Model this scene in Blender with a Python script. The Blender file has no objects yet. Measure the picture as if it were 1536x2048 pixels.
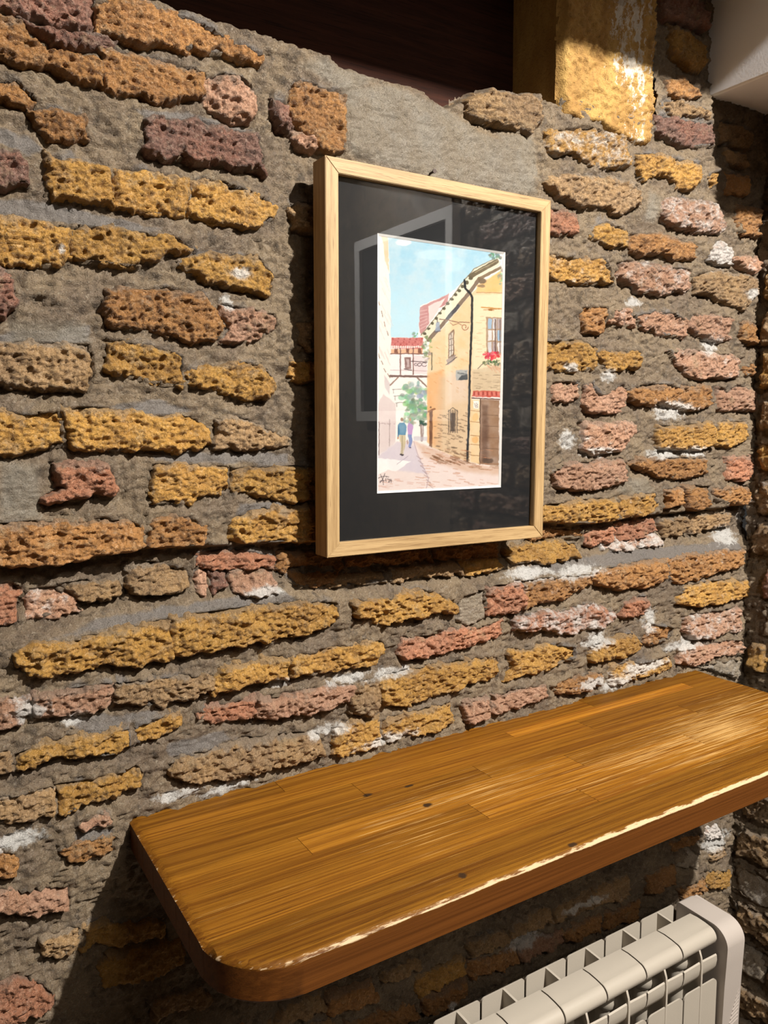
import bpy, bmesh, math, random
import numpy as np
from mathutils import Vector, Matrix, Euler

S = bpy.context.scene
COL = S.collection
rng = np.random.default_rng(7)
random.seed(7)

# ------------------------------------------------------------------ camera
F_PX, W_PX, H_PX = 1578.33, 1536.0, 2048.0
CAM = np.array([-0.3812, -0.7819, 1.4967])
PITCH, YAW, ROLL = -0.1175, 0.5492, -0.0079
_f = np.array([math.sin(YAW) * math.cos(PITCH), math.cos(YAW) * math.cos(PITCH), math.sin(PITCH)])
_r0 = np.array([math.cos(YAW), -math.sin(YAW), 0.0])
_u0 = np.cross(_r0, _f)
_r = _r0 * math.cos(ROLL) + _u0 * math.sin(ROLL)
_u = -_r0 * math.sin(ROLL) + _u0 * math.cos(ROLL)
cd = bpy.data.cameras.new('camera')
cam = bpy.data.objects.new('camera', cd)
COL.objects.link(cam)
cd.sensor_fit = 'VERTICAL'
cd.sensor_height = 36.0
cd.lens = F_PX / H_PX * 36.0
cd.clip_start = 0.02
cam.matrix_world = Matrix(((_r[0], _u[0], -_f[0], CAM[0]), (_r[1], _u[1], -_f[1], CAM[1]),
                           (_r[2], _u[2], -_f[2], CAM[2]), (0, 0, 0, 1)))
S.camera = cam

# ------------------------------------------------------------------ world, view, lamps
wd = bpy.data.worlds.new('world')
S.world = wd
wd.use_nodes = True
wd.node_tree.nodes['Background'].inputs[0].default_value = (0.9, 0.85, 0.8, 1)
wd.node_tree.nodes['Background'].inputs[1].default_value = 0.03
S.view_settings.view_transform = 'Standard'
S.view_settings.look = 'None'
S.view_settings.gamma = 1.0
S.view_settings.use_curve_mapping = False
S.view_settings.exposure = 0.2
SPOT_POS, SPOT_AIM, SPOT_W, SPOT_RAD = (0.56, -1.56, 2.72), (0.42, 0.0, 1.46), 385.0, 0.022
PANEL_POS, PANEL_W = (0.15, -2.2, 2.70), 12.0
SIDE_POS, SIDE_AIM, SIDE_W = (-0.40, -1.95, 2.74), (0.80, -1.08, 1.70), 200.0

# ------------------------------------------------------------------ helpers: picture point -> wall plane
def ray(x, y):
    return _r * (x - 768.0) / F_PX - _u * (y - 1024.0) / F_PX + _f

def wall_pt(x, y, yy=-0.005):
    v = ray(x, y)
    k = (yy - CAM[1]) / v[1]
    q = CAM + k * v
    return (q[0], q[2])

# ------------------------------------------------------------------ helpers: noise
_LAT = [rng.random((256, 256)).astype(np.float32) for _ in range(8)]

def vn(x, y, s=0):
    L = _LAT[s % 8]
    x = np.asarray(x, np.float32) + 37.0 * s
    y = np.asarray(y, np.float32) + 91.0 * s
    xi = np.floor(x).astype(np.int32)
    yi = np.floor(y).astype(np.int32)
    fx, fy = x - xi, y - yi
    fx = fx * fx * (3 - 2 * fx)
    fy = fy * fy * (3 - 2 * fy)
    a, b = xi & 255, (xi + 1) & 255
    c, d = yi & 255, (yi + 1) & 255
    v0 = L[c, a] * (1 - fx) + L[c, b] * fx
    v1 = L[d, a] * (1 - fx) + L[d, b] * fx
    return (v0 * (1 - fy) + v1 * fy) * 2 - 1

def fbm(x, y, s=0, o=4, g=0.5):
    t, a = 0.0, 1.0
    for i in range(o):
        t = t + a * vn(x, y, s + i)
        x, y, a = x * 2.03, y * 2.03, a * g
    return t

def ridge(x, y, s=0, o=3):
    t, a = 0.0, 1.0
    for i in range(o):
        t = t + a * (1 - 2 * np.abs(vn(x, y, s + i)))
        x, y, a = x * 2.1, y * 2.1, a * 0.5
    return t

def cells(x, y, s=0):
    """distance to the nearest of randomly placed points, one a unit cell"""
    xi, yi = np.floor(x).astype(np.int32), np.floor(y).astype(np.int32)
    best = np.full(x.shape, 9.0, np.float32)
    A, B = _LAT[s % 8], _LAT[(s + 3) % 8]
    for dx in (-1, 0, 1):
        for dy in (-1, 0, 1):
            cx, cy = xi + dx, yi + dy
            px = cx + A[cy & 255, cx & 255]
            py = cy + B[cy & 255, cx & 255]
            best = np.minimum(best, (x - px) ** 2 + (y - py) ** 2)
    return np.sqrt(best)

def sstep(a, b, x):
    t = np.clip((x - a) / (b - a), 0, 1)
    return t * t * (3 - 2 * t)

def poly_sd(px, pz, poly):
    """signed distance to a polygon, positive inside"""
    poly = np.asarray(poly, np.float32)
    n = len(poly)
    d = np.full(px.shape, 1e9, np.float32)
    ins = np.zeros(px.shape, bool)
    for i in range(n):
        a, b = poly[i], poly[(i + 1) % n]
        e = b - a
        wx, wz = px - a[0], pz - a[1]
        t = np.clip((wx * e[0] + wz * e[1]) / max(float(e @ e), 1e-12), 0, 1)
        d = np.minimum(d, (wx - e[0] * t) ** 2 + (wz - e[1] * t) ** 2)
        c = ((a[1] > pz) != (b[1] > pz))
        if abs(e[1]) > 1e-12:
            xs = a[0] + (pz - a[1]) / e[1] * e[0]
            ins ^= c & (px < xs)
    d = np.sqrt(d)
    return np.where(ins, d, -d)

# ------------------------------------------------------------------ helpers: objects
def np_mesh(name, verts, quads, smooth=True, attrs=None):
    me = bpy.data.meshes.new(name)
    nv, nq = len(verts), len(quads)
    me.vertices.add(nv)
    me.vertices.foreach_set('co', np.ascontiguousarray(verts, np.float32).ravel())
    me.loops.add(nq * 4)
    me.loops.foreach_set('vertex_index', np.ascontiguousarray(quads, np.int32).ravel())
    me.polygons.add(nq)
    me.polygons.foreach_set('loop_start', np.arange(0, nq * 4, 4, dtype=np.int32))
    me.polygons.foreach_set('loop_total', np.full(nq, 4, np.int32))
    me.polygons.foreach_set('use_smooth', np.full(nq, smooth, bool))
    for k, v in (attrs or {}).items():
        if v.ndim == 2 and v.shape[1] == 4:
            a = me.attributes.new(k, 'FLOAT_COLOR', 'POINT')
            a.data.foreach_set('color', np.ascontiguousarray(v, np.float32).ravel())
        elif v.ndim == 2:
            a = me.attributes.new(k, 'FLOAT_VECTOR', 'POINT')
            a.data.foreach_set('vector', np.ascontiguousarray(v, np.float32).ravel())
        else:
            a = me.attributes.new(k, 'FLOAT', 'POINT')
            a.data.foreach_set('value', np.ascontiguousarray(v, np.float32).ravel())
    me.update(calc_edges=True)
    return me

def link(name, data, mat=None, parent=None, loc=(0, 0, 0), rot=(0, 0, 0)):
    o = bpy.data.objects.new(name, data)
    COL.objects.link(o)
    if mat is not None and data is not None:
        data.materials.append(mat)
    o.parent = parent
    o.location = loc
    o.rotation_euler = rot
    return o

def tag(o, label, cat, group=None, kind=None):
    o['label'] = label
    o['category'] = cat
    if group:
        o['group'] = group
    if kind:
        o['kind'] = kind
    return o

def grid_quads(nu, nv, keep=None):
    i = np.arange(nu * nv).reshape(nv, nu)
    q = np.stack([i[:-1, :-1], i[:-1, 1:], i[1:, 1:], i[1:, :-1]], -1)
    if keep is not None:
        k = keep[:-1, :-1] & keep[:-1, 1:] & keep[1:, 1:] & keep[1:, :-1]
        q = q[k]
    return q.reshape(-1, 4)

def compact(verts, quads, attrs):
    used = np.unique(quads)
    mp = np.full(len(verts), -1, np.int64)
    mp[used] = np.arange(len(used))
    return verts[used], mp[quads], {k: v[used] for k, v in attrs.items()}

def bm_obj(name, bm, mat, parent=None, smooth=False, loc=(0, 0, 0), rot=(0, 0, 0)):
    me = bpy.data.meshes.new(name)
    bmesh.ops.recalc_face_normals(bm, faces=bm.faces[:])
    bm.to_mesh(me)
    bm.free()
    if smooth:
        for p in me.polygons:
            p.use_smooth = True
    return link(name, me, mat, parent, loc, rot)

def add_box(bm, x0, x1, y0, y1, z0, z1, bevel=0.0, seg=2):
    r = bmesh.ops.create_cube(bm, size=1.0)
    vs = r['verts']
    for v in vs:
        v.co = Vector(((x0 + x1) / 2 + v.co.x * (x1 - x0), (y0 + y1) / 2 + v.co.y * (y1 - y0),
                       (z0 + z1) / 2 + v.co.z * (z1 - z0)))
    if bevel:
        es = list({e for v in vs for e in v.link_edges})
        bmesh.ops.bevel(bm, geom=es, offset=bevel, segments=seg, profile=0.5, affect='EDGES')

def add_profile(bm, pts, x0, x1):
    """closed outline in (y, z), extruded along x"""
    a = [bm.verts.new((x0, p[0], p[1])) for p in pts]
    b = [bm.verts.new((x1, p[0], p[1])) for p in pts]
    n = len(pts)
    for i in range(n):
        bm.faces.new((a[i], a[(i + 1) % n], b[(i + 1) % n], b[i]))
    bm.faces.new(a[::-1])
    bm.faces.new(b)

def add_cyl(bm, p, q, r0, r1=None, n=16):
    r1 = r0 if r1 is None else r1
    p, q = Vector(p), Vector(q)
    d = (q - p).normalized()
    a = d.orthogonal().normalized()
    b = d.cross(a)
    R0 = [bm.verts.new(p + (a * math.cos(t) + b * math.sin(t)) * r0) for t in [2 * math.pi * i / n for i in range(n)]]
    R1 = [bm.verts.new(q + (a * math.cos(t) + b * math.sin(t)) * r1) for t in [2 * math.pi * i / n for i in range(n)]]
    for i in range(n):
        bm.faces.new((R0[i], R0[(i + 1) % n], R1[(i + 1) % n], R1[i]))
    bm.faces.new(R0[::-1])
    bm.faces.new(R1)

# ------------------------------------------------------------------ materials
def srgb(c):
    c = np.asarray(c, float)
    c = c / 255.0 if c.max() > 1.0 else c
    return np.where(c <= 0.04045, c / 12.92, ((c + 0.055) / 1.055) ** 2.4)

class M:
    """small node-graph writer"""
    def __init__(self, name, rough=0.7, spec=0.3):
        self.m = bpy.data.materials.new(name)
        self.m.use_nodes = True
        self.t = self.m.node_tree
        self.b = self.t.nodes['Principled BSDF']
        self.b.inputs['Roughness'].default_value = rough
        self.b.inputs['Specular IOR Level'].default_value = spec
    def n(self, kind, **kw):
        nd = self.t.nodes.new(kind)
        for k, v in kw.items():
            setattr(nd, k, v)
        return nd
    def put(self, sock, v):
        if isinstance(v, bpy.types.NodeSocket):
            self.t.links.new(v, sock)
        elif v is not None:
            if hasattr(sock.default_value, '__len__') and len(sock.default_value) == 4 and len(v) == 3:
                v = (*v, 1)
            sock.default_value = v
    def coord(self, kind='Object', offset=True, scale=(1, 1, 1), attr=None):
        if attr:
            src = self.n('ShaderNodeAttribute', attribute_name=attr).outputs['Vector']
        elif kind == 'World':
            src = self.n('ShaderNodeNewGeometry').outputs['Position']
        else:
            src = self.n('ShaderNodeTexCoord').outputs[kind]
        if offset:
            oi = self.n('ShaderNodeObjectInfo').outputs['Random']
            mul = self.math('MULTIPLY', oi, 37.0)
            src = self.vmath('ADD', src, mul)
        if scale != (1, 1, 1):
            src = self.vmath('MULTIPLY', src, scale)
        return src
    def math(self, op, a, b=None, clamp=False):
        nd = self.n('ShaderNodeMath', operation=op, use_clamp=clamp)
        self.put(nd.inputs[0], a)
        if b is not None:
            self.put(nd.inputs[1], b)
        return nd.outputs[0]
    def vmath(self, op, a, b):
        nd = self.n('ShaderNodeVectorMath', operation=op)
        self.put(nd.inputs[0], a)
        self.put(nd.inputs[1], b)
        return nd.outputs[0]
    def noise(self, vec, scale, detail=4, rough=0.55, dist=0.0):
        nd = self.n('ShaderNodeTexNoise')
        self.put(nd.inputs['Vector'], vec)
        nd.inputs['Scale'].default_value = scale
        nd.inputs['Detail'].default_value = detail
        nd.inputs['Roughness'].default_value = rough
        nd.inputs['Distortion'].default_value = dist
        return nd.outputs[0]
    def voro(self, vec, scale, feature='F1'):
        nd = self.n('ShaderNodeTexVoronoi', feature=feature)
        self.put(nd.inputs['Vector'], vec)
        nd.inputs['Scale'].default_value = scale
        return nd.outputs['Distance']
    def step(self, v, a, b):
        nd = self.n('ShaderNodeMapRange', interpolation_type='SMOOTHSTEP')
        self.put(nd.inputs['Value'], v)
        nd.inputs['From Min'].default_value = a
        nd.inputs['From Max'].default_value = b
        return nd.outputs[0]
    def mix(self, f, a, b, mode='MIX'):
        nd = self.n('ShaderNodeMix', data_type='RGBA', blend_type=mode)
        self.put(nd.inputs['Factor'], f)
        self.put(nd.inputs[6], a)
        self.put(nd.inputs[7], b)
        return nd.outputs[2]
    def ramp(self, v, stops):
        nd = self.n('ShaderNodeValToRGB')
        self.put(nd.inputs[0], v)
        el = nd.color_ramp.elements
        while len(el) < len(stops):
            el.new(0.5)
        for e, (p, c) in zip(el, stops):
            e.position = p
            e.color = (*c, 1)
        return nd.outputs[0]
    def attr(self, name, out='Fac'):
        return self.n('ShaderNodeAttribute', attribute_name=name).outputs[out]
    def color(self, v):
        self.put(self.b.inputs['Base Color'], v)
        return self
    def rough(self, v):
        self.put(self.b.inputs['Roughness'], v)
    def bump(self, h, dist, strength=1.0, prev=None):
        nd = self.n('ShaderNodeBump')
        nd.inputs['Strength'].default_value = strength
        nd.inputs['Distance'].default_value = dist
        self.put(nd.inputs['Height'], h)
        if prev is not None:
            self.put(nd.inputs['Normal'], prev)
        self.t.links.new(nd.outputs[0], self.b.inputs['Normal'])
        return nd.outputs[0]

WHITE = (0.78, 0.76, 0.72)

def brick_mat(name, base, alt, dark, smear=0.5):
    k = M(name, 0.5, 0.5)
    v = k.coord('Object')
    big = k.noise(v, 26, 4, 0.6)
    mid = k.noise(v, 95, 4, 0.65)
    c = k.mix(k.step(big, 0.38, 0.64), base, alt)
    c = k.mix(k.math('MULTIPLY', k.step(mid, 0.56, 0.74), 0.75), c, dark)
    # pale grit and grey cement that clings to the face
    pale = tuple(min(0.85, 0.55 * t + 0.25 * u) for t, u in zip(np.array(base) * 1.5, (1.0, 0.85, 0.62)))
    grit = k.step(k.noise(v, 330, 4, 0.7), 0.52, 0.68)
    c = k.mix(k.math('MULTIPLY', grit, 0.75), c, pale)
    patch = k.step(k.noise(v, 48, 4, 0.7), 0.54, 0.72)
    c = k.mix(k.math('MULTIPLY', patch, 0.55), c, (0.40, 0.30, 0.18))
    pore = k.step(k.noise(v, 290, 4, 0.75), 0.56, 0.72)
    c = k.mix(k.math('MULTIPLY', pore, 0.65), c, tuple(0.45 * np.array(dark)))
    sm = k.step(k.math('ADD', k.noise(v, 60, 4, 0.65), k.math('MULTIPLY', k.attr('cement'), 0.35)), 0.62, 0.78)
    c = k.mix(k.math('MULTIPLY', sm, smear), c, (0.24, 0.205, 0.165))
    wh = k.math('ADD', k.attr('white'), k.math('MULTIPLY', k.math('SUBTRACT', k.noise(v, 62, 6, 0.72), 0.5), 2.0))
    c = k.mix(k.math('MULTIPLY', k.step(wh, 0.42, 0.9), 0.8), c, WHITE)
    rnd = k.n('ShaderNodeObjectInfo').outputs['Random']
    hs = k.n('ShaderNodeHueSaturation')
    k.put(hs.inputs['Color'], c)
    k.put(hs.inputs['Value'], k.math('ADD', k.math('MULTIPLY', rnd, 0.40), 0.98))
    k.color(hs.outputs[0])
    k.rough(k.math('ADD', k.math('MULTIPLY', k.noise(v, 240, 2), 0.55), 0.16))
    b1 = k.bump(k.noise(v, 300, 5, 0.78), 0.0060, 0.95)
    pits = k.step(k.voro(v, 300), 0.05, 0.40)
    b2 = k.bump(pits, 0.0025, 0.5, b1)
    k.bump(k.noise(v, 680, 3, 0.75), 0.0045, 0.9, b2)
    return k.m

BR = {
    'Y': brick_mat('yellow_brick', (0.57, 0.312, 0.072), (0.45, 0.235, 0.055), (0.22, 0.11, 0.03)),
    'O': brick_mat('orange_brick', (0.47, 0.23, 0.075), (0.38, 0.18, 0.06), (0.18, 0.085, 0.03)),
    'R': brick_mat('red_brick', (0.50, 0.215, 0.115), (0.41, 0.19, 0.11), (0.2, 0.075, 0.04)),
    'P': brick_mat('pink_brick', (0.55, 0.315, 0.205), (0.48, 0.26, 0.155), (0.26, 0.125, 0.07)),
    'V': brick_mat('purple_brown_brick', (0.269, 0.147, 0.109), (0.333, 0.154, 0.102), (0.128, 0.070, 0.054)),
    'T': brick_mat('tan_brick', (0.422, 0.262, 0.122), (0.333, 0.211, 0.109), (0.179, 0.109, 0.054), 0.65),
    'G': brick_mat('grey_stone', (0.40, 0.33, 0.25), (0.34, 0.28, 0.205), (0.2, 0.155, 0.11), 0.3),
}

def mortar_mat():
    k = M('lime_mortar', 0.5, 0.5)
    v = k.coord('World', offset=False)
    a = k.noise(v, 14, 5, 0.6)
    b = k.noise(v, 70, 5, 0.65)
    c = k.mix(k.step(a, 0.36, 0.62), (0.24, 0.177, 0.12), (0.345, 0.255, 0.16))
    c = k.mix(k.math('MULTIPLY', k.step(b, 0.5, 0.7), 0.75), c, (0.10, 0.076, 0.054))
    c = k.mix(k.math('MULTIPLY', k.step(k.noise(v, 300, 4, 0.7), 0.53, 0.7), 0.65), c, (0.50, 0.42, 0.31))
    c = k.mix(k.math('MULTIPLY', k.step(k.noise(v, 260, 4, 0.75), 0.57, 0.73), 0.6), c, (0.07, 0.05, 0.035))
    cem = k.math('ADD', k.attr('cement'), k.math('MULTIPLY', k.math('SUBTRACT', k.noise(v, 45, 4), 0.5), 1.6))
    c = k.mix(k.math('MULTIPLY', k.step(cem, 0.45, 0.9), 0.8), c, (0.25, 0.23, 0.215))
    sm = k.step(k.attr('smooth'), 0.2, 0.8)
    c = k.mix(k.math('MULTIPLY', sm, 0.75), c, k.mix(k.step(k.noise(v, 22, 5, 0.65), 0.4, 0.62), (0.30, 0.255, 0.19), (0.36, 0.325, 0.265)))
    wh = k.math('ADD', k.attr('white'), k.math('MULTIPLY', k.math('SUBTRACT', k.noise(v, 100, 6, 0.75), 0.5), 2.4))
    c = k.mix(k.math('MULTIPLY', k.step(wh, 0.48, 0.95), 0.88), c, WHITE)
    k.color(c)
    k.rough(k.math('ADD', k.math('MULTIPLY', k.noise(v, 240, 2), 0.55), 0.18))
    b1 = k.bump(k.noise(v, 280, 5, 0.78), 0.0065, 0.95)
    b2 = k.bump(k.step(k.voro(v, 330), 0.05, 0.45), 0.002, 0.5, b1)
    k.bump(k.noise(v, 680, 3, 0.75), 0.0045, 0.9, b2)
    return k.m

MORTAR = mortar_mat()

def plaster_mat(name, col, scale=180, dist=0.0015):
    k = M(name, 0.75, 0.25)
    v = k.coord('World', offset=False)
    k.color(k.mix(k.noise(v, 6, 3), tuple(0.94 * np.array(col)), col))
    k.bump(k.noise(v, scale, 4, 0.6), dist, 0.6)
    return k.m

PLASTER = plaster_mat('white_plaster', (0.86, 0.88, 0.92), 260, 0.0002)
CEIL = plaster_mat('ceiling_paint', (0.66, 0.63, 0.58))
SIDEWALL = plaster_mat('cream_plaster', (0.52, 0.46, 0.38))

def wood_mat(name, light, dark, pore, rough=0.5, ga=5.0, gc=60.0, wear=False, coat=0.0, spec=0.4):
    k = M(name, rough, spec)
    g = k.coord(attr='grain', offset=True)
    st = k.vmath('MULTIPLY', g, (ga, gc, gc))
    n1 = k.noise(st, 1.0, 4, 0.6, 0.6)
    st2 = k.vmath('MULTIPLY', g, (ga * 5, min(gc * 9, 1500), min(gc * 9, 1500)))
    n2 = k.noise(st2, 1.0, 3, 0.6)
    c = k.mix(k.step(n1, 0.3, 0.7), light, dark)
    c = k.mix(k.math('MULTIPLY', k.step(n2, 0.54, 0.68), 0.75), c, pore)
    if wear:
        tone = k.attr('tone')
        hs = k.n('ShaderNodeHueSaturation')
        k.put(hs.inputs['Color'], c)
        k.put(hs.inputs['Value'], tone)
        c = hs.outputs[0]
        scr = k.noise(k.vmath('MULTIPLY', g, (ga * 3.2, 700, 700)), 1.0, 3, 0.65)
        wv = k.math('ADD', scr, k.math('MULTIPLY', k.attr('wear'), 0.25))
        c = k.mix(k.math('MULTIPLY', k.step(wv, 0.70, 0.84), 0.7), c, (0.58, 0.36, 0.13))
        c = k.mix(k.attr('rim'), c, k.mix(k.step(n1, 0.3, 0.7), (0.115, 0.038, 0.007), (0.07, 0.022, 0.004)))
        ed = k.math('ADD', k.attr('edge_wear_shine'), k.math('MULTIPLY', k.math('SUBTRACT', k.noise(k.vmath('MULTIPLY', g, (40, 200, 200)), 1.0, 4, 0.7), 0.5), 1.7))
        c = k.mix(k.step(ed, 0.45, 0.7), c, (0.50, 0.36, 0.21))
        stn = k.step(k.attr('stain'), 0.35, 0.7)
        c = k.mix(stn, c, (0.035, 0.018, 0.008))
        k.rough(k.math('ADD', k.math('MULTIPLY', n2, 0.25), rough - 0.12))
    k.color(c)
    if coat:
        k.b.inputs['Coat Weight'].default_value = coat
        k.b.inputs['Coat Roughness'].default_value = 0.18
    k.bump(n2, 0.0006, 0.35)
    return k.m

OAK = wood_mat('natural_oak', (0.435, 0.295, 0.14), (0.30, 0.19, 0.082), (0.16, 0.085, 0.032), 0.55, 7, 190)
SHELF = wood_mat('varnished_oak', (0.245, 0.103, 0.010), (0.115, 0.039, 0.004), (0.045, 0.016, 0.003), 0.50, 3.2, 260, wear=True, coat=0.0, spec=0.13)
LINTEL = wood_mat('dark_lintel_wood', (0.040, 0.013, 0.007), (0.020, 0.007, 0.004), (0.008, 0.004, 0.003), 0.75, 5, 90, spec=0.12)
BEAMW = wood_mat('dark_beam_wood', (0.10, 0.05, 0.025), (0.06, 0.03, 0.016), (0.02, 0.01, 0.006), 0.6, 5, 60)

def post_mat():
    k = M('ochre_limewashed_timber', 0.7, 0.25)
    v = k.coord('Object', offset=False)
    sv = k.vmath('MULTIPLY', v, (1.0, 1.0, 0.35))
    c = k.mix(k.step(k.noise(sv, 40, 4), 0.35, 0.65), (0.42, 0.255, 0.075), (0.31, 0.17, 0.048))
    c = k.mix(k.math('MULTIPLY', k.step(k.noise(v, 260, 5, 0.7), 0.52, 0.68), 0.65), c, (0.19, 0.10, 0.032))
    wh = k.math('ADD', k.attr('white'), k.math('MULTIPLY', k.math('SUBTRACT', k.noise(sv, 110, 6, 0.75), 0.5), 2.6))
    c = k.mix(k.math('MULTIPLY', k.step(wh, 0.5, 0.72), 0.85), c, (0.58, 0.55, 0.49))
    k.color(c)
    b1 = k.bump(k.noise(v, 160, 5, 0.7), 0.004, 0.6)
    k.bump(k.noise(v, 600, 3, 0.6), 0.002, 0.6, b1)
    return k.m

POST = post_mat()

def plain(name, col, rough=0.5, spec=0.4, bump=0.0, bscale=300, metal=0.0, emit=None, var=0.06):
    k = M(name, rough, spec)
    v = k.coord('Object', offset=False)
    k.color(k.mix(k.noise(v, 25, 3), tuple((1 - var) * np.array(col)), col))
    k.b.inputs['Metallic'].default_value = metal
    if bump:
        k.bump(k.noise(v, bscale, 3), bump, 0.5)
    if emit:
        k.b.inputs['Emission Color'].default_value = (*emit[0], 1)
        k.b.inputs['Emission Strength'].default_value = emit[1]
    return k.m

RADIATOR = plain('white_enamel', (0.45, 0.40, 0.33), 0.40, 0.45, 0.0002, 500)
PANELP = plain('warm_white_plastic', (0.45, 0.395, 0.35), 0.44, 0.4, 0.0002, 500)
MATB = plain('black_mount_board', (0.0055, 0.0058, 0.0065), 0.8, 0.2)
BEVEL = plain('white_board_core', (0.68, 0.67, 0.65), 0.7, 0.2)
WHITEF = plain('white_frame_paint', (0.80, 0.80, 0.80), 0.45, 0.4)
DARKM = plain('black_lamp_metal', (0.03, 0.03, 0.03), 0.4, 0.5)
IRON = plain('rusty_iron', (0.05, 0.03, 0.02), 0.6, 0.4)
TILE = plain('pale_floor_tile', (0.42, 0.35, 0.29), 0.5, 0.4, 0.001, 60)
BULB = plain('lit_lamp_face', (0.9, 0.85, 0.75), 0.5, 0.2, emit=((1.0, 0.86, 0.66), 6.0))

def glass_mat():
    k = M('picture_glass')
    t = k.t
    tr = k.n('ShaderNodeBsdfTransparent')
    gl = k.n('ShaderNodeBsdfGlossy')
    gl.inputs['Roughness'].default_value = 0.0
    fr = k.n('ShaderNodeFresnel')
    bf = k.n('ShaderNodeNewGeometry').outputs['Backfacing']
    k.put(fr.inputs['IOR'], k.math('ADD', k.math('MULTIPLY', bf, 1 / 1.45 - 1.45), 1.45))
    mx = k.n('ShaderNodeMixShader')
    t.links.new(fr.outputs[0], mx.inputs[0])
    t.links.new(tr.outputs[0], mx.inputs[1])
    t.links.new(gl.outputs[0], mx.inputs[2])
    t.links.new(mx.outputs[0], t.nodes['Material Output'].inputs['Surface'])
    return k.m

GLASS = glass_mat()

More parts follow.
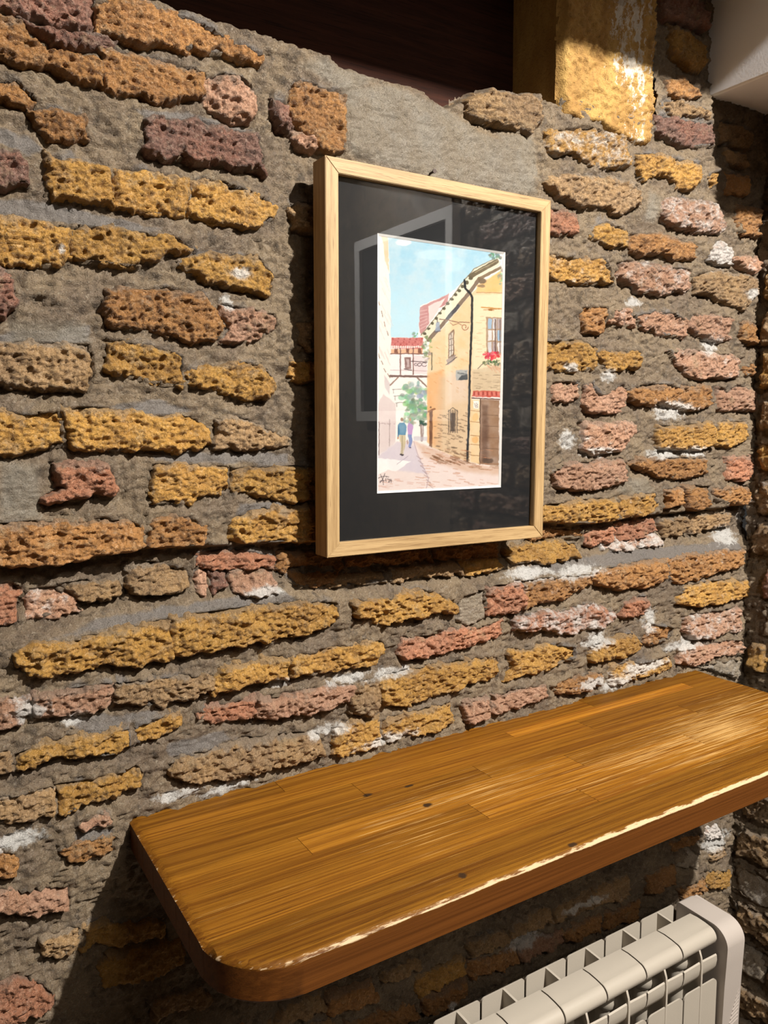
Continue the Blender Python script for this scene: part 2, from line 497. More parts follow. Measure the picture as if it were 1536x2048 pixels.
# ------------------------------------------------------------------ bricks traced on the wall: class white | outline
BRICKS_PX = """
V0|-30,-12 185,-12 190,30 180,62 130,50 60,28 -30,16
O0|188,15 275,-8 330,22 372,30 430,60 470,88 525,110 520,126 470,118 425,102 330,92 262,80 192,62
V0|40,36 100,58 190,68 235,88 200,92 105,90 88,70
O0|-30,26 38,40 90,92 150,105 198,120 208,170 150,156 100,138 -30,104
O0|202,92 270,106 340,120 412,150 406,186 350,206 310,210 285,190 212,176
O0|-30,156 35,165 75,205 60,210 -30,194
O0|55,215 130,222 168,228 178,275 130,278 105,280 78,255
V0|-30,288 40,305 55,330 54,365 10,370 -30,365
Y0|97,306 150,316 218,330 225,415 187,404 110,397 96,375
Y0|228,335 290,340 377,358 380,372 371,430 300,430 230,412
Y0|387,360 430,360 470,375 520,390 552,415 545,440 510,456 470,450 420,440 376,428 382,395
V0|285,233 300,230 400,240 500,265 522,276 526,310 530,345 460,330 400,320 330,315 288,300
P0|412,160 440,150 480,160 510,185 513,215 500,245 460,240 415,215 408,185
O1|590,160 620,165 650,180 690,190 692,300 650,302 620,270 582,225 578,190
V0|546,200 572,205 580,235 590,255 555,255 546,235
P1|583,266 620,270 645,300 600,295
Y0|-30,428 60,446 135,450 139,520 130,532 -30,530
Y0|140,450 182,446 247,457 352,472 390,502 320,515 273,535 182,525 145,518
Y0|350,525 420,505 510,511 547,555 542,590 505,575 432,566 380,545
O0|208,580 230,573 350,582 412,592 430,630 452,655 430,680 395,684 330,675 270,660 212,648 205,615
P0|434,605 480,616 550,632 557,660 500,682 440,688 456,655
V0|-30,535 10,540 28,575 35,605 15,628 -30,632
T0|-30,690 60,684 180,690 188,720 185,755 165,780 100,778 50,775 -30,766
Y0|215,680 300,690 365,712 368,775 300,765 240,745 208,738
Y0|372,735 430,732 485,722 526,736 545,765 536,800 480,798 420,780 375,770
Y0|573,725 640,720 640,760 580,760
Y0|-30,822 55,825 123,815 129,890 60,905 -30,908
Y0|126,815 216,817 312,830 380,833 411,856 422,886 395,903 260,900 146,898 132,890
T0|430,840 480,834 540,860 583,888 550,896 480,900 430,892
R1|105,930 220,927 235,982 170,996 90,1003 88,993 130,975 108,955
Y0|306,928 405,933 455,935 456,975 415,990 380,1007 302,1007 294,988
Y0|459,935 583,932 645,935 645,1000 580,1000 523,990 470,985
O0|-30,1050 70,1045 150,1048 215,1040 285,1050 291,1095 200,1115 120,1132 -30,1138
O0|298,1042 340,1030 378,1032 410,1060 412,1090 350,1100 298,1100
Y2|460,1050 475,1030 530,1018 645,1015 645,1084 560,1085 490,1085 462,1070
R0|-30,1180 25,1170 48,1185 40,1210 30,1245 -30,1250
P5|55,1190 75,1180 115,1178 150,1200 165,1225 110,1236 55,1240
T0|115,1172 240,1165 258,1195 180,1208 155,1200
T0|270,1135 310,1128 388,1145 385,1175 345,1195 290,1195 262,1175
P1|394,1140 420,1150 425,1165 418,1190 403,1185
V0|430,1144 456,1146 462,1175 430,1190
P2|467,1144 547,1138 554,1172 550,1186 469,1190
R0|400,1110 455,1106 520,1105 558,1114 558,1135 470,1140 430,1140 400,1130
O0|563,1104 640,1108 700,1118 700,1138 563,1138
O0|570,1146 690,1145 690,1166 600,1178
O0|706,1115 800,1105 878,1100 878,1125 706,1138
O0|886,1098 985,1085 1015,1085 1010,1118 886,1124
T0|660,1152 780,1140 780,1163 664,1178
T0|788,1138 928,1125 928,1148 788,1163
Y0|936,1122 1012,1115 1010,1140 936,1150
Y0|28,1308 70,1285 146,1279 205,1265 338,1236 342,1314 286,1327 208,1330 150,1342 104,1352 50,1345 30,1325
Y0|342,1236 445,1220 573,1204 639,1200 672,1206 672,1228 655,1247 586,1270 460,1290 378,1310 345,1316
P2|70,1390 180,1372 225,1368 222,1410 155,1432 75,1430
T0|230,1366 365,1355 426,1350 421,1380 330,1412 230,1408
P3|-30,1400 60,1395 65,1430 20,1455 -30,1460
Y0|422,1368 448,1335 500,1325 575,1315 578,1355 500,1372 455,1386 430,1386
Y0|580,1315 640,1297 660,1292 697,1290 762,1282 767,1300 748,1328 650,1343 582,1355
R1|392,1425 460,1405 513,1397 512,1432 460,1446 398,1438
P2|516,1395 550,1397 612,1378 660,1368 705,1372 695,1398 638,1424 560,1433 516,1432
Y0|33,1505 100,1485 156,1470 234,1457 263,1460 259,1490 234,1508 167,1514 100,1520 34,1543
Y0|268,1455 325,1434 360,1428 364,1445 312,1475 272,1487
T0|-30,1505 20,1500 28,1540 -30,1558
T0|-30,1598 50,1585 105,1575 108,1622 60,1638 -30,1652
Y0|111,1572 247,1538 272,1530 287,1548 282,1568 215,1592 167,1608 128,1630 112,1620
T0|352,1517 400,1500 467,1485 521,1475 607,1467 641,1472 649,1506 586,1530 527,1543 461,1558 373,1563 334,1545
Y3|668,1460 700,1442 760,1440 765,1485 700,1508 665,1510
T1|715,1362 755,1358 758,1405 750,1432 700,1425 698,1395
Y0|760,1358 858,1332 925,1322 996,1316 994,1350 910,1379 817,1407 766,1410
Y3|770,1440 850,1420 903,1408 910,1440 880,1458 780,1485 770,1470
P1|926,1408 975,1392 978,1431 936,1448
P1|985,1395 1040,1375 1092,1370 1095,1395 1000,1425 985,1428
Y0|699,1201 767,1196 811,1178 840,1178 870,1188 905,1206 906,1222 822,1233 767,1243 702,1225
G1|912,1206 925,1190 962,1176 966,1200 970,1230 936,1250 910,1244
R1|801,1277 853,1272 905,1254 944,1259 1001,1238 999,1272 936,1293 874,1308 811,1319 798,1306
R1|972,1175 1035,1160 1045,1218 1000,1226 973,1230
O2|1040,1163 1094,1155 1178,1150 1178,1168 1137,1190 1078,1206 1048,1218
R6|1029,1241 1078,1222 1127,1220 1187,1206 1226,1226 1225,1241 1205,1251 1117,1269 1066,1257 1025,1261
R0|1246,1206 1293,1190 1297,1216 1279,1233 1244,1233
Y0|1021,1300 1058,1302 1094,1292 1144,1288 1150,1315 1117,1327 1064,1349 1006,1362 1023,1339
Y0|1178,1294 1264,1267 1277,1280 1273,1302 1221,1321 1180,1323
O1|1133,1355 1207,1349 1211,1366 1156,1388 1115,1386 1098,1370
Y3|1222,1335 1260,1325 1338,1312 1340,1338 1290,1352 1225,1372
O0|1182,1145 1250,1130 1325,1115 1330,1155 1295,1172 1240,1178 1185,1166
O1|1328,1115 1400,1105 1481,1097 1485,1128 1418,1150 1362,1164 1334,1160
Y2|1352,1206 1362,1171 1455,1158 1492,1164 1492,1193 1445,1203 1390,1212
P4|1365,1233 1475,1214 1477,1257 1436,1270 1390,1281 1369,1261
O2|1289,1249 1337,1249 1337,1270 1310,1289 1285,1287
P3|1354,1298 1436,1285 1480,1274 1481,1307 1427,1313 1395,1330 1358,1326
G4|1403,1333 1473,1316 1485,1318 1484,1350 1476,1354
Y0|1075,685 1165,680 1192,697 1190,735 1150,744 1075,736
Y1|1195,705 1240,705 1280,700 1278,735 1210,742
P1|1105,765 1158,762 1154,796 1134,805 1105,796
P0|1162,768 1185,765 1190,785 1207,788 1244,768 1250,793 1236,825 1185,825 1165,810
O1|1253,782 1307,768 1356,771 1419,774 1419,807 1382,822 1325,808 1261,805
P2|1439,774 1456,785 1473,768 1512,782 1518,822 1436,822
P3|1331,700 1400,702 1467,711 1478,723 1476,754 1399,757 1371,748
O1|1486,735 1508,722 1510,750 1490,750
P2|1165,845 1264,845 1270,864 1247,898 1193,907 1165,898
Y0|1318,853 1425,847 1432,885 1400,898 1320,896
Y0|1437,848 1455,840 1490,845 1500,878 1455,892 1437,890
P1|1100,947 1131,930 1244,915 1250,961 1205,975 1154,981 1108,972
O0|1255,922 1290,917 1413,917 1414,945 1379,953 1322,955 1290,940
R1|1456,915 1505,910 1505,949 1490,958 1456,961
Y1|1070,1012 1170,998 1232,998 1235,1040 1190,1046 1070,1046
Y2|1238,996 1312,986 1316,1012 1280,1034 1240,1040
O1|1328,978 1362,978 1362,1006 1334,1017
O0|1366,972 1419,972 1419,1009 1402,1020 1376,1017
O1|1423,978 1500,972 1500,1006 1484,1014 1428,998
R0|1182,1068 1240,1052 1245,1085 1200,1097 1182,1092
R0|1247,1045 1326,1037 1328,1066 1300,1080 1251,1083
T0|1335,1037 1390,1032 1394,1066 1340,1078
T1|1399,1030 1478,1028 1470,1055 1400,1066
P7|1218,1092 1290,1071 1332,1070 1335,1090 1253,1103 1218,1101
Y1|1025,1097 1064,1087 1162,1085 1166,1114 1098,1126 1029,1128
O0|1070,1060 1178,1056 1180,1078 1070,1081
Y5|1116,262 1163,254 1256,273 1259,333 1215,333 1160,319 1144,303 1114,306 1095,295 1092,262
T1|1084,366 1130,349 1177,349 1272,366 1280,410 1237,426 1209,418 1171,415 1122,396
V1|1310,231 1343,235 1422,245 1429,291 1392,294 1339,278 1310,261
Y0|1275,308 1310,310 1350,318 1395,330 1403,357 1388,380 1350,378 1335,352 1312,350 1282,360 1274,340
Y0|1343,50 1369,60 1415,93 1410,142 1386,136 1346,102
O0|1336,159 1369,155 1402,192 1376,198 1339,188
V0|1320,-10 1400,5 1415,60 1370,48 1325,35
T0|1316,205 1360,200 1418,222 1420,238 1345,230
Y0|1415,350 1436,340 1438,365 1425,375
P5|1321,405 1349,394 1429,408 1445,449 1434,468 1385,460 1335,449 1316,421
Y2|1178,462 1214,443 1252,466 1252,495 1225,493 1182,473
O0|1256,470 1310,466 1345,475 1388,488 1386,518 1345,518 1316,505 1280,512 1256,498
R1|1070,412 1151,427 1152,465 1126,471 1070,476
Y3|1070,508 1209,518 1228,565 1162,567 1070,548
P4|1239,523 1308,529 1382,540 1376,581 1321,589 1280,584 1267,570 1234,556
T1|1390,551 1451,537 1512,560 1512,589 1489,620 1456,609 1429,587 1390,584
P9|1412,504 1434,479 1456,498 1459,532 1418,526
P3|1460,518 1515,512 1515,545 1489,543
O2|1162,617 1214,609 1209,664 1170,667
P3|1217,620 1261,617 1264,654 1215,645
P2|1266,628 1341,623 1374,645 1371,675 1321,669 1280,653
P2|1379,625 1462,636 1459,678 1429,683 1398,667 1379,655
O1|1481,645 1512,648 1512,688 1500,691 1482,680
T0|575,415 600,405 645,410 645,465 590,460
T0|592,640 645,640 645,700 600,700
T1|930,196 985,182 1078,190 1090,235 1060,265 1000,250 945,235
O0|1448,345 1500,352 1500,392 1450,382
T0|1440,240 1500,262 1500,300 1442,285
O0|1470,410 1518,420 1518,470 1475,465
T0|1445,300 1490,312 1490,335 1446,328
O0|-30,1690 28,1710 25,1750 10,1755 -30,1755
O0|115,1700 150,1685 200,1670 228,1672 225,1695 182,1712 138,1720
P1|-30,1780 60,1783 138,1775 142,1812 86,1824 -30,1832
T0|86,1878 115,1860 164,1843 157,1895 115,1912 86,1915
Y0|174,1850 205,1840 250,1855 300,1845 330,1850 335,1875 245,1885 167,1898
Y0|206,1909 286,1898 358,1883 372,1918 324,1943 258,1963 215,1972 203,1943
T0|295,2004 401,1972 430,2004 309,2041
R1|-30,1968 52,1958 109,1986 103,2001 69,2029 -30,2048
P1|150,1640 215,1625 228,1650 160,1662
T0|560,2010 640,1985 650,2020 560,2048
O0|655,1990 745,1960 750,2000 660,2030
T0|760,1940 838,1914 842,1935 765,1965
Y0|826,1955 925,1910 932,1950 838,1992
O0|842,2000 930,1960 935,1990 850,2030
O0|690,2045 830,2008 835,2040 700,2070
T0|935,1880 1010,1850 1015,1885 938,1915
O0|940,1925 1030,1890 1035,1925 945,1960
T0|1018,1845 1100,1810 1105,1845 1022,1880
P2|1040,1888 1120,1862 1120,1890 1045,1920
T0|1108,1805 1180,1775 1185,1815 1112,1845
O0|1125,1858 1200,1828 1200,1860 1130,1885
T1|1185,1772 1255,1745 1258,1790 1190,1815
O0|1205,1828 1280,1803 1280,1835 1208,1858
G0|1361,1732 1377,1697 1398,1710 1398,1737
O0|1290,1750 1350,1725 1352,1765 1295,1790
O1|1340,1685 1400,1665 1400,1682 1345,1702
T1|1415,1695 1445,1685 1448,1710 1418,1725
Y1|1412,1745 1458,1735 1458,1765 1420,1780
O0|1360,1775 1405,1752 1410,1782 1365,1802
P7|1410,1655 1435,1648 1440,1672 1412,1680
T0|560,2060 660,2040 680,2085 560,2110
O0|390,2060 540,2055 540,2100 400,2110
T0|120,2070 280,2055 285,2100 125,2115
"""
# white bloom of salts on the wall: x, y, rx, ry in the photograph
WHITE_PX = [(1060, 1146, 45, 9), (1150, 1141, 50, 9), (1345, 824, 34, 15), (1330, 906, 32, 8),
            (1390, 904, 30, 7), (1190, 1280, 28, 14), (1300, 1232, 12, 20), (1425, 692, 16, 9), (1268, 604, 14, 8), (1435, 522, 16, 10),
            (785, 1345, 40, 8), (650, 1463, 36, 9), (560, 1366, 24, 8), (480, 546, 22, 9), (455, 604, 12, 16), (1462, 1076, 26, 16),
            (1508, 1018, 12, 22), (1190, 905, 30, 5), (1140, 880, 18, 18), (1215, 752, 14, 8), (1230, 1372, 24, 8), (770, 1480, 40, 6),
            (450, 1580, 60, 7), (360, 1590, 50, 7), (60, 1420, 30, 16), (150, 1440, 30, 10), (530, 1185, 40, 6), (120, 500, 8, 8),
            (1050, 1880, 30, 8), (1160, 1810, 40, 4), (900, 2010, 10, 12), (1085, 480, 16, 10), (1140, 735, 10, 6), (1500, 590, 8, 8),
            (30, 1680, 60, 12), (700, 1355, 40, 8), (1185, 1365, 30, 6), (1290, 1330, 30, 6), (1360, 1290, 30, 8), (1430, 1680, 30, 14)]
SMOOTH_PX = [[(690, 170), (780, 165), (900, 215), (960, 260), (1060, 300), (1075, 390), (1000, 385), (880, 360), (700, 310)],
             [(1000, 260), (1070, 270), (1080, 360), (1010, 340)], [(640, 110), (760, 155), (700, 190), (600, 130)],
             [(20, 640), (170, 645), (185, 685), (20, 690)], [(1230, 960), (1300, 955), (1310, 985), (1240, 990)],
             [(0, 915), (80, 930), (85, 1040), (0, 1040)], [(1325, 395), (1300, 380), (1290, 440), (1310, 445)]]
CEMENT_PX = [[(20, 1300), (230, 1232), (560, 1178), (600, 1204), (330, 1236), (60, 1290)], [(-20, 665), (180, 650), (182, 686), (-20, 692)],
             [(-20, 392), (100, 400), (250, 438), (335, 455), (300, 470), (100, 445), (-20, 425)], [(1040, 1136), (1240, 1105), (1482, 1080), (1482, 1098), (1240, 1129), (1040, 1157)],
             [(260, 214), (400, 224), (505, 256), (500, 266), (290, 233)], [(180, 812), (320, 798), (402, 822), (330, 834)], [(350, 516), (420, 498), (500, 506), (430, 520)],
             [(-20, 250), (60, 262), (95, 300), (60, 310), (-20, 280)], [(300, 900), (580, 905), (580, 930), (310, 925)], [(480, 1005), (580, 1005), (570, 1018), (470, 1032)],
             [(130, 1440), (330, 1420), (240, 1455), (160, 1468)], [(150, 1665), (225, 1655), (225, 1670), (150, 1684)], [(330, 1490), (450, 1460), (470, 1482), (340, 1520)]]
_cz = [(-1.6, 1.892), (-0.14, 1.890)] + [wall_pt(*q, 0.0) for q in [(400, 18), (470, 42), (540, 65), (620, 95), (700, 125), (770, 150),
       (857, 182), (900, 208), (935, 194), (988, 179), (1080, 186), (1112, 196)]]
RIM_X = np.array([c[0] for c in _cz])
RIM_Z = np.array([c[1] for c in _cz])

# the courses below the picture stand back from those above and from the ledge underneath them
_up = [wall_pt(*q) for q in [(-60, 1142), (120, 1136), (290, 1102), (410, 1097), (590, 1090), (1085, 1050), (1190, 1050), (1312, 1034), (1500, 1012)]]
_lo = [wall_pt(*q) for q in [(-60, 1290), (60, 1284), (330, 1234), (560, 1180), (700, 1196), (850, 1180), (960, 1172), (1040, 1150), (1240, 1124), (1490, 1093)]]

def set_back(X, Z):
    zu = np.interp(X, [p[0] for p in _up], [p[1] for p in _up])
    zl = np.interp(X, [p[0] for p in _lo], [p[1] for p in _lo])
    t = np.clip((Z - zl) / np.maximum(zu - zl, 0.01), -1, 2)
    k = sstep(-0.06, 0.55, t) * (1 - sstep(0.97, 1.07, t))
    jut = 0.005 * sstep(-0.10, 0.0, Z - zl) * (1 - sstep(-0.004, 0.012, Z - zl))
    return -0.017 * k + jut

def parse(txt):
    out = []
    for ln in txt.strip().splitlines():
        h, pts = ln.split('|')
        out.append((h[0], int(h[1]) / 10.0, [tuple(float(a) for a in p.split(',')) for p in pts.split()]))
    return out

bricks = []
for c, w, px in parse(BRICKS_PX):
    bricks.append((c, w, [wall_pt(*q) for q in px]))
white_w = []
for x, y, rx, ry in WHITE_PX:
    c, a, b = wall_pt(x, y), wall_pt(x + rx, y), wall_pt(x, y + ry)
    white_w.append((c[0], c[1], abs(a[0] - c[0]), abs(b[1] - c[1]) + 0.002, (a[1] - c[1]) / max(a[0] - c[0], 1e-6)))

def white_at(X, Z):
    w = np.zeros(X.shape, np.float32)
    for cx, cz, rx, rz, sl in white_w:
        d = ((X - cx) / rx) ** 2 + ((Z - cz) / rz) ** 2
        w = np.maximum(w, 1.15 * np.exp(-d * 0.7))
    return w

# ------------------------------------------------------------------ wall builders
def brick_patch(poly, kind, white, seed, step=0.0014, P=0.008, skirt=0.016, rough=1.0, wfun=None, grow=0.0014, jit=1.0):
    poly = np.array(poly)
    lo, hi = poly.min(0) - 0.008, poly.max(0) + 0.008
    nu, nv = max(4, int((hi[0] - lo[0]) / step) + 1), max(4, int((hi[1] - lo[1]) / step) + 1)
    X, Z = np.meshgrid(np.linspace(lo[0], hi[0], nu), np.linspace(lo[1], hi[1], nv))
    s = seed * 1.37
    jx = X + jit * 0.0036 * fbm(X * 70 + s, Z * 70, seed, 4, 0.62)
    jz = Z + jit * 0.0032 * fbm(X * 70 + s, Z * 70 + 9, seed + 2, 4, 0.62)
    sd = poly_sd(jx, jz, poly) + grow
    zc = (Z - poly[:, 1].min()) / max(np.ptp(poly[:, 1]), 1e-6)
    rr = 0.0035 + 0.006 * np.clip(zc, 0, 1)                     # worn upper arris, sharper lower one
    prof = np.sqrt(np.clip(1 - (1 - np.clip(sd / rr, 0, 1)) ** 2, 0, 1))
    face = 0.0026 * fbm(X * 34 + s, Z * 38, seed + 1, 2) + 0.0023 * fbm(X * 130 + s, Z * 165, seed + 3, 3, 0.75)
    face += 0.0021 * ridge(X * 130 + s, Z * 240, seed + 5, 3)
    if kind in 'YO':
        c = cells(X * 95 + s, Z * 95 + s, seed)
        big = vn(X * 22 + s, Z * 22, seed + 4)
        face -= 0.0030 * (1 - sstep(0.12, 0.40, c)) * sstep(0.25, 0.7, big)
        face -= 0.0030 * sstep(0.35, 0.75, vn(X * 45 + s, Z * 60, seed + 6))
    elif kind in 'RPV':
        q = fbm(X * 34 + s, Z * 48, seed + 6, 2)
        face += 0.0030 * (np.floor(q * 3.0) / 3.0)
    h = P * prof + face * rough * (0.35 + 0.65 * prof)
    out = sstep(0.0, 0.005, -sd)
    h = h * (1 - out) - skirt * out
    if wfun is not None:
        h = h + set_back(X, Z)
    keep = sd > -0.0062
    q = grid_quads(nu, nv, keep)
    wf = white + (wfun(X, Z) if wfun is not None else 0)
    cem = np.clip((zc - 0.65) * 2.2, 0, 1) + np.clip(1 - sd / 0.004, 0, 1) * 0.5
    v = np.stack([X.ravel(), -h.ravel(), Z.ravel()], 1)
    return compact(v, q, {'white': (wf + 0 * X).ravel().astype(np.float32), 'cement': cem.ravel().astype(np.float32)})

def add_bricks(lst, parent, wfun=None, step=0.0014):
    for i, (c, w, poly) in enumerate(lst):
        Pr = 0.0062 + 0.0056 * ((i * 0.618) % 1.0)
        if c == 'G':
            Pr = 0.006
        v, q, at = brick_patch(poly, c, w * 0.85 + (0.12 if wfun is not None and np.mean([p[0] for p in poly]) > 0.2 else 0.0), i + 11, step, Pr, wfun=wfun, rough=0.35 if c == 'G' else 1.0)
        o = v.mean(0)
        o[1] = 0
        me = np_mesh('brick', v - o, q, True, at)
        link('brick', me, BR[c], parent, tuple(float(t) for t in o))

def mortar_sheet(x0, x1, z0, z1, step, lst, rim=False, wfun=None, smooth=None, seed=1, cement=None):
    nu, nv = int((x1 - x0) / step) + 1, int((z1 - z0) / step) + 1
    xs, zs = np.linspace(x0, x1, nu), np.linspace(z0, z1, nv)
    X, Z = np.meshgrid(xs, zs)
    mask = np.zeros(X.shape, bool)
    core = np.zeros(X.shape, bool)
    for c, w, poly in lst:
        p = np.array(poly)
        i0, i1 = np.searchsorted(xs, [p[:, 0].min() - 0.003, p[:, 0].max() + 0.003])
        j0, j1 = np.searchsorted(zs, [p[:, 1].min() - 0.003, p[:, 1].max() + 0.003])
        if i1 > i0 and j1 > j0:
            sdp = poly_sd(X[j0:j1, i0:i1], Z[j0:j1, i0:i1], p)
            mask[j0:j1, i0:i1] |= sdp > 0
            core[j0:j1, i0:i1] |= sdp > 0.0030
    up = np.full(X.shape, 9.0, np.float32)          # distance up to the brick above
    dn = np.full(X.shape, 9.0, np.float32)          # distance down to the brick below
    run = np.full(nu, 9.0, np.float32)
    for j in range(nv - 1, -1, -1):
        run = np.where(mask[j], 0.0, run + step)
        up[j] = run
    run = np.full(nu, 9.0, np.float32)
    for j in range(nv):
        run = np.where(mask[j], 0.0, run + step)
        dn[j] = run
    sideways = np.full(X.shape, 9.0, np.float32)
    run = np.full(nv, 9.0, np.float32)
    for j in list(range(nu)):
        run = np.where(mask[:, j], 0.0, run + step)
        sideways[:, j] = run
    run = np.full(nv, 9.0, np.float32)
    for j in range(nu - 1, -1, -1):
        run = np.where(mask[:, j], 0.0, run + step)
        sideways[:, j] = np.minimum(sideways[:, j], run)
    h = 0.0008 + 0.0045 * fbm(X * 15, Z * 15, seed, 3) + 0.0028 * fbm(X * 70, Z * 105, seed + 2, 4, 0.62)
    h += 0.0023 * ridge(X * 110, Z * 220, seed + 4, 3)
    h -= 0.0090 * np.clip(1 - up / 0.012, 0, 1) * np.clip(0.75 + 0.9 * vn(X * 22, Z * 22, seed + 5), 0, 1.4)
    h += 0.0050 * np.clip(1 - dn / 0.016, 0, 1) * np.clip(0.7 + 0.9 * vn(X * 18, Z * 18, seed + 1), 0, 1.4)
    h += 0.0030 * np.clip(1 - sideways / 0.010, 0, 1) * np.clip(0.4 + 1.2 * vn(X * 20, Z * 20, seed + 6), -0.6, 1.2)
    cr = np.abs(vn(X * 14 + vn(X * 60, Z * 60, 2) * .4, Z * 26, seed + 7))
    h -= 0.0050 * (1 - sstep(0.0, 0.035, cr)) * sstep(0.1, 0.5, vn(X * 9, Z * 9, seed + 2))
    cem = np.clip(1 - dn / 0.020, 0, 1) * (0.55 + 0.45 * vn(X * 9, Z * 9, seed + 3))
    sm = np.zeros(X.shape, np.float32)
    for poly in (cement or []):
        m = sstep(-0.006, 0.006, poly_sd(X, Z, poly))
        cem = np.maximum(cem, 1.1 * m)
        h = h * (1 - 0.55 * m)
    for poly in (smooth or []):
        sm = np.maximum(sm, sstep(-0.012, 0.014, poly_sd(X, Z, poly)))
    h = h * (1 - 0.6 * sm) + 0.004 * sm
    h = np.where(core, np.minimum(h, -0.004), h)
    if rim:
        h = h + set_back(X, Z)
    keep = np.ones(X.shape, bool)
    if rim:
        zb = np.interp(X, RIM_X, RIM_Z) + 0.0025 * fbm(X * 60, Z * 0 + 3.3, 4, 3)
        d = Z - zb
        inn = X < 0.366
        h = np.where(inn, h - 0.100 * sstep(-0.007, 0.014, d), h)
        keep = ~(inn & (d > 0.016))
        keep &= ~((X > 0.366) & (X < 0.534) & (Z > 1.90))
    v = np.stack([X.ravel(), -h.ravel(), Z.ravel()], 1)
    at = {'white': (wfun(X, Z) if wfun is not None else np.zeros(X.shape)).ravel().astype(np.float32),
          'cement': cem.ravel().astype(np.float32), 'smooth': sm.ravel()}
    return compact(v, grid_quads(nu, nv, keep), at)

def coarse_sheet(x0, x1, z0, z1):
    v = np.array([(x0, 0.002, z0), (x1, 0.002, z0), (x1, 0.002, z1), (x0, 0.002, z1)])
    z = np.zeros(4, np.float32)
    return v, np.array([[0, 1, 2, 3]]), {'white': z, 'cement': z, 'smooth': z}

def join(parts):
    vs, qs, at, n = [], [], {}, 0
    for v, q, a in parts:
        vs.append(v)
        qs.append(q + n)
        n += len(v)
        for k, x in a.items():
            at.setdefault(k, []).append(x)
    return np.concatenate(vs), np.concatenate(qs), {k: np.concatenate(x) for k, x in at.items()}

def random_courses(u0, u1, z0, z1, seed):
    r = random.Random(seed)
    out, z, row = [], z0, 0
    while z < z1:
        hh = r.uniform(0.040, 0.052)
        u = u0 - r.uniform(0, 0.10)
        while u < u1:
            L = r.uniform(0.09, 0.20)
            a, b = max(u, u0 + 0.004), min(u + L, u1)
            if b - a > 0.03:
                j = lambda s: r.uniform(-s, s)
                m = (a + b) / 2
                pts = [(a + j(.004), z + j(.003)), (m, z + j(.005)), (b + j(.004), z + j(.003)), (b + j(.006), z + hh / 2),
                       (b - abs(j(.008)), z + hh + j(.003)), (m, z + hh + j(.005)), (a + abs(j(.008)), z + hh + j(.003)), (a + j(.005), z + hh / 2)]
                out.append((r.choice('TTVTGVYTPG'), r.choice([0, 0.1, 0.2, 0.3, 0.5]), pts))
            u += L + r.uniform(0.012, 0.024)
        z += hh + r.uniform(0.016, 0.026)
        row += 1
    return out

# ------------------------------------------------------------------ the brick wall
RW = 0.796                                           # x of the right-hand wall
X0, Z0v, Z1v = -0.40, 0.60, 2.14
sm_w = [[wall_pt(*q) for q in p] for p in SMOOTH_PX]
fine = mortar_sheet(X0, RW + 0.012, Z0v, Z1v, 0.0024, bricks, True, white_at, sm_w, 1, [[wall_pt(*q) for q in p] for p in CEMENT_PX])
left_bricks = random_courses(-0.80, -0.37, 0.74, 1.84, 8)
side = mortar_sheet(-1.2, X0, Z0v, 1.91, 0.006, left_bricks, True)
low = mortar_sheet(-1.2, RW + 0.012, 0.0, Z0v, 0.012, [], False)
wv, wq, wa = join([fine, side, low, coarse_sheet(-2.6, -1.2, 0.0, 2.8), coarse_sheet(0.534, RW, Z1v, 2.8), coarse_sheet(-1.2, 0.534, 2.42, 2.8)])
wall_back = link('wall_back', np_mesh('wall_back', wv, wq, True, wa), MORTAR)
tag(wall_back, 'rough old brick wall with thick grey mortar behind the picture and shelf', 'wall', kind='structure')
add_bricks(bricks, wall_back, white_at)
add_bricks(left_bricks, wall_back, None, 0.0030)

# ------------------------------------------------------------------ right-hand wall of the same bricks
rb = random_courses(0.012, 0.86, 0.42, 2.0, 5)
rfine = mortar_sheet(0.0, 0.30, 0.40, 2.0, 0.0034, rb, False, None, None, 3)
rmid = mortar_sheet(0.30, 0.90, 0.40, 2.0, 0.006, rb, False, None, None, 3)
rv, rq, ra = join([rfine, rmid, coarse_sheet(0.0, 0.90, 0.0, 0.40), coarse_sheet(0.0, 0.90, 2.0, 2.8), mortar_sheet(0.90, 2.6, 0.0, 2.8, 0.02, [], False, None, None, 4)])
wall_right = link('wall_right', np_mesh('wall_right', rv, rq, True, ra), MORTAR, None, (RW, 0, 0), (0, 0, -math.pi / 2))
tag(wall_right, 'brick side wall meeting the picture wall at the corner beyond the shelf', 'wall', kind='structure')
add_bricks(rb, wall_right, None, 0.0030)

# ------------------------------------------------------------------ room shell out of the frame
def slab(name, mat, box, label, cat, bevel=0.0):
    bm = bmesh.new()
    add_box(bm, *box, bevel)
    o = bm_obj(name, bm, mat)
    return tag(o, label, cat, kind='structure')

slab('floor', TILE, (-2.6, 0.80, -3.4, 0.0, -0.05, 0.0), 'plain pale tiled floor under the radiator', 'floor')
slab('ceiling', CEIL, (-2.6, 0.80, -3.4, 0.0, 2.80, 2.85), 'plain off-white ceiling above the room', 'ceiling')
slab('wall_left', SIDEWALL, (-2.7, -2.6, -3.4, 0.0, 0.0, 2.80), 'cream plaster wall at the far left of the room', 'wall')
slab('wall_front', SIDEWALL, (-2.6, 0.80, -3.5, -3.4, 0.0, 2.80), 'cream plaster wall facing the brick wall', 'wall')

def grain_attr(o, axis, seed=0):
    """grain coordinates: along the piece, across it, through it"""
    me = o.data
    n = len(me.vertices)
    co = np.empty(n * 3, np.float32)
    me.vertices.foreach_get('co', co)
    co = co.reshape(-1, 3)
    order = {'x': (0, 1, 2), 'y': (1, 0, 2), 'z': (2, 0, 1)}[axis]
    g = co[:, order] + np.array([seed * 0.37, seed * 0.11, seed * 0.07], np.float32)
    a = me.attributes.new('grain', 'FLOAT_VECTOR', 'POINT')
    a.data.foreach_set('vector', np.ascontiguousarray(g).ravel())

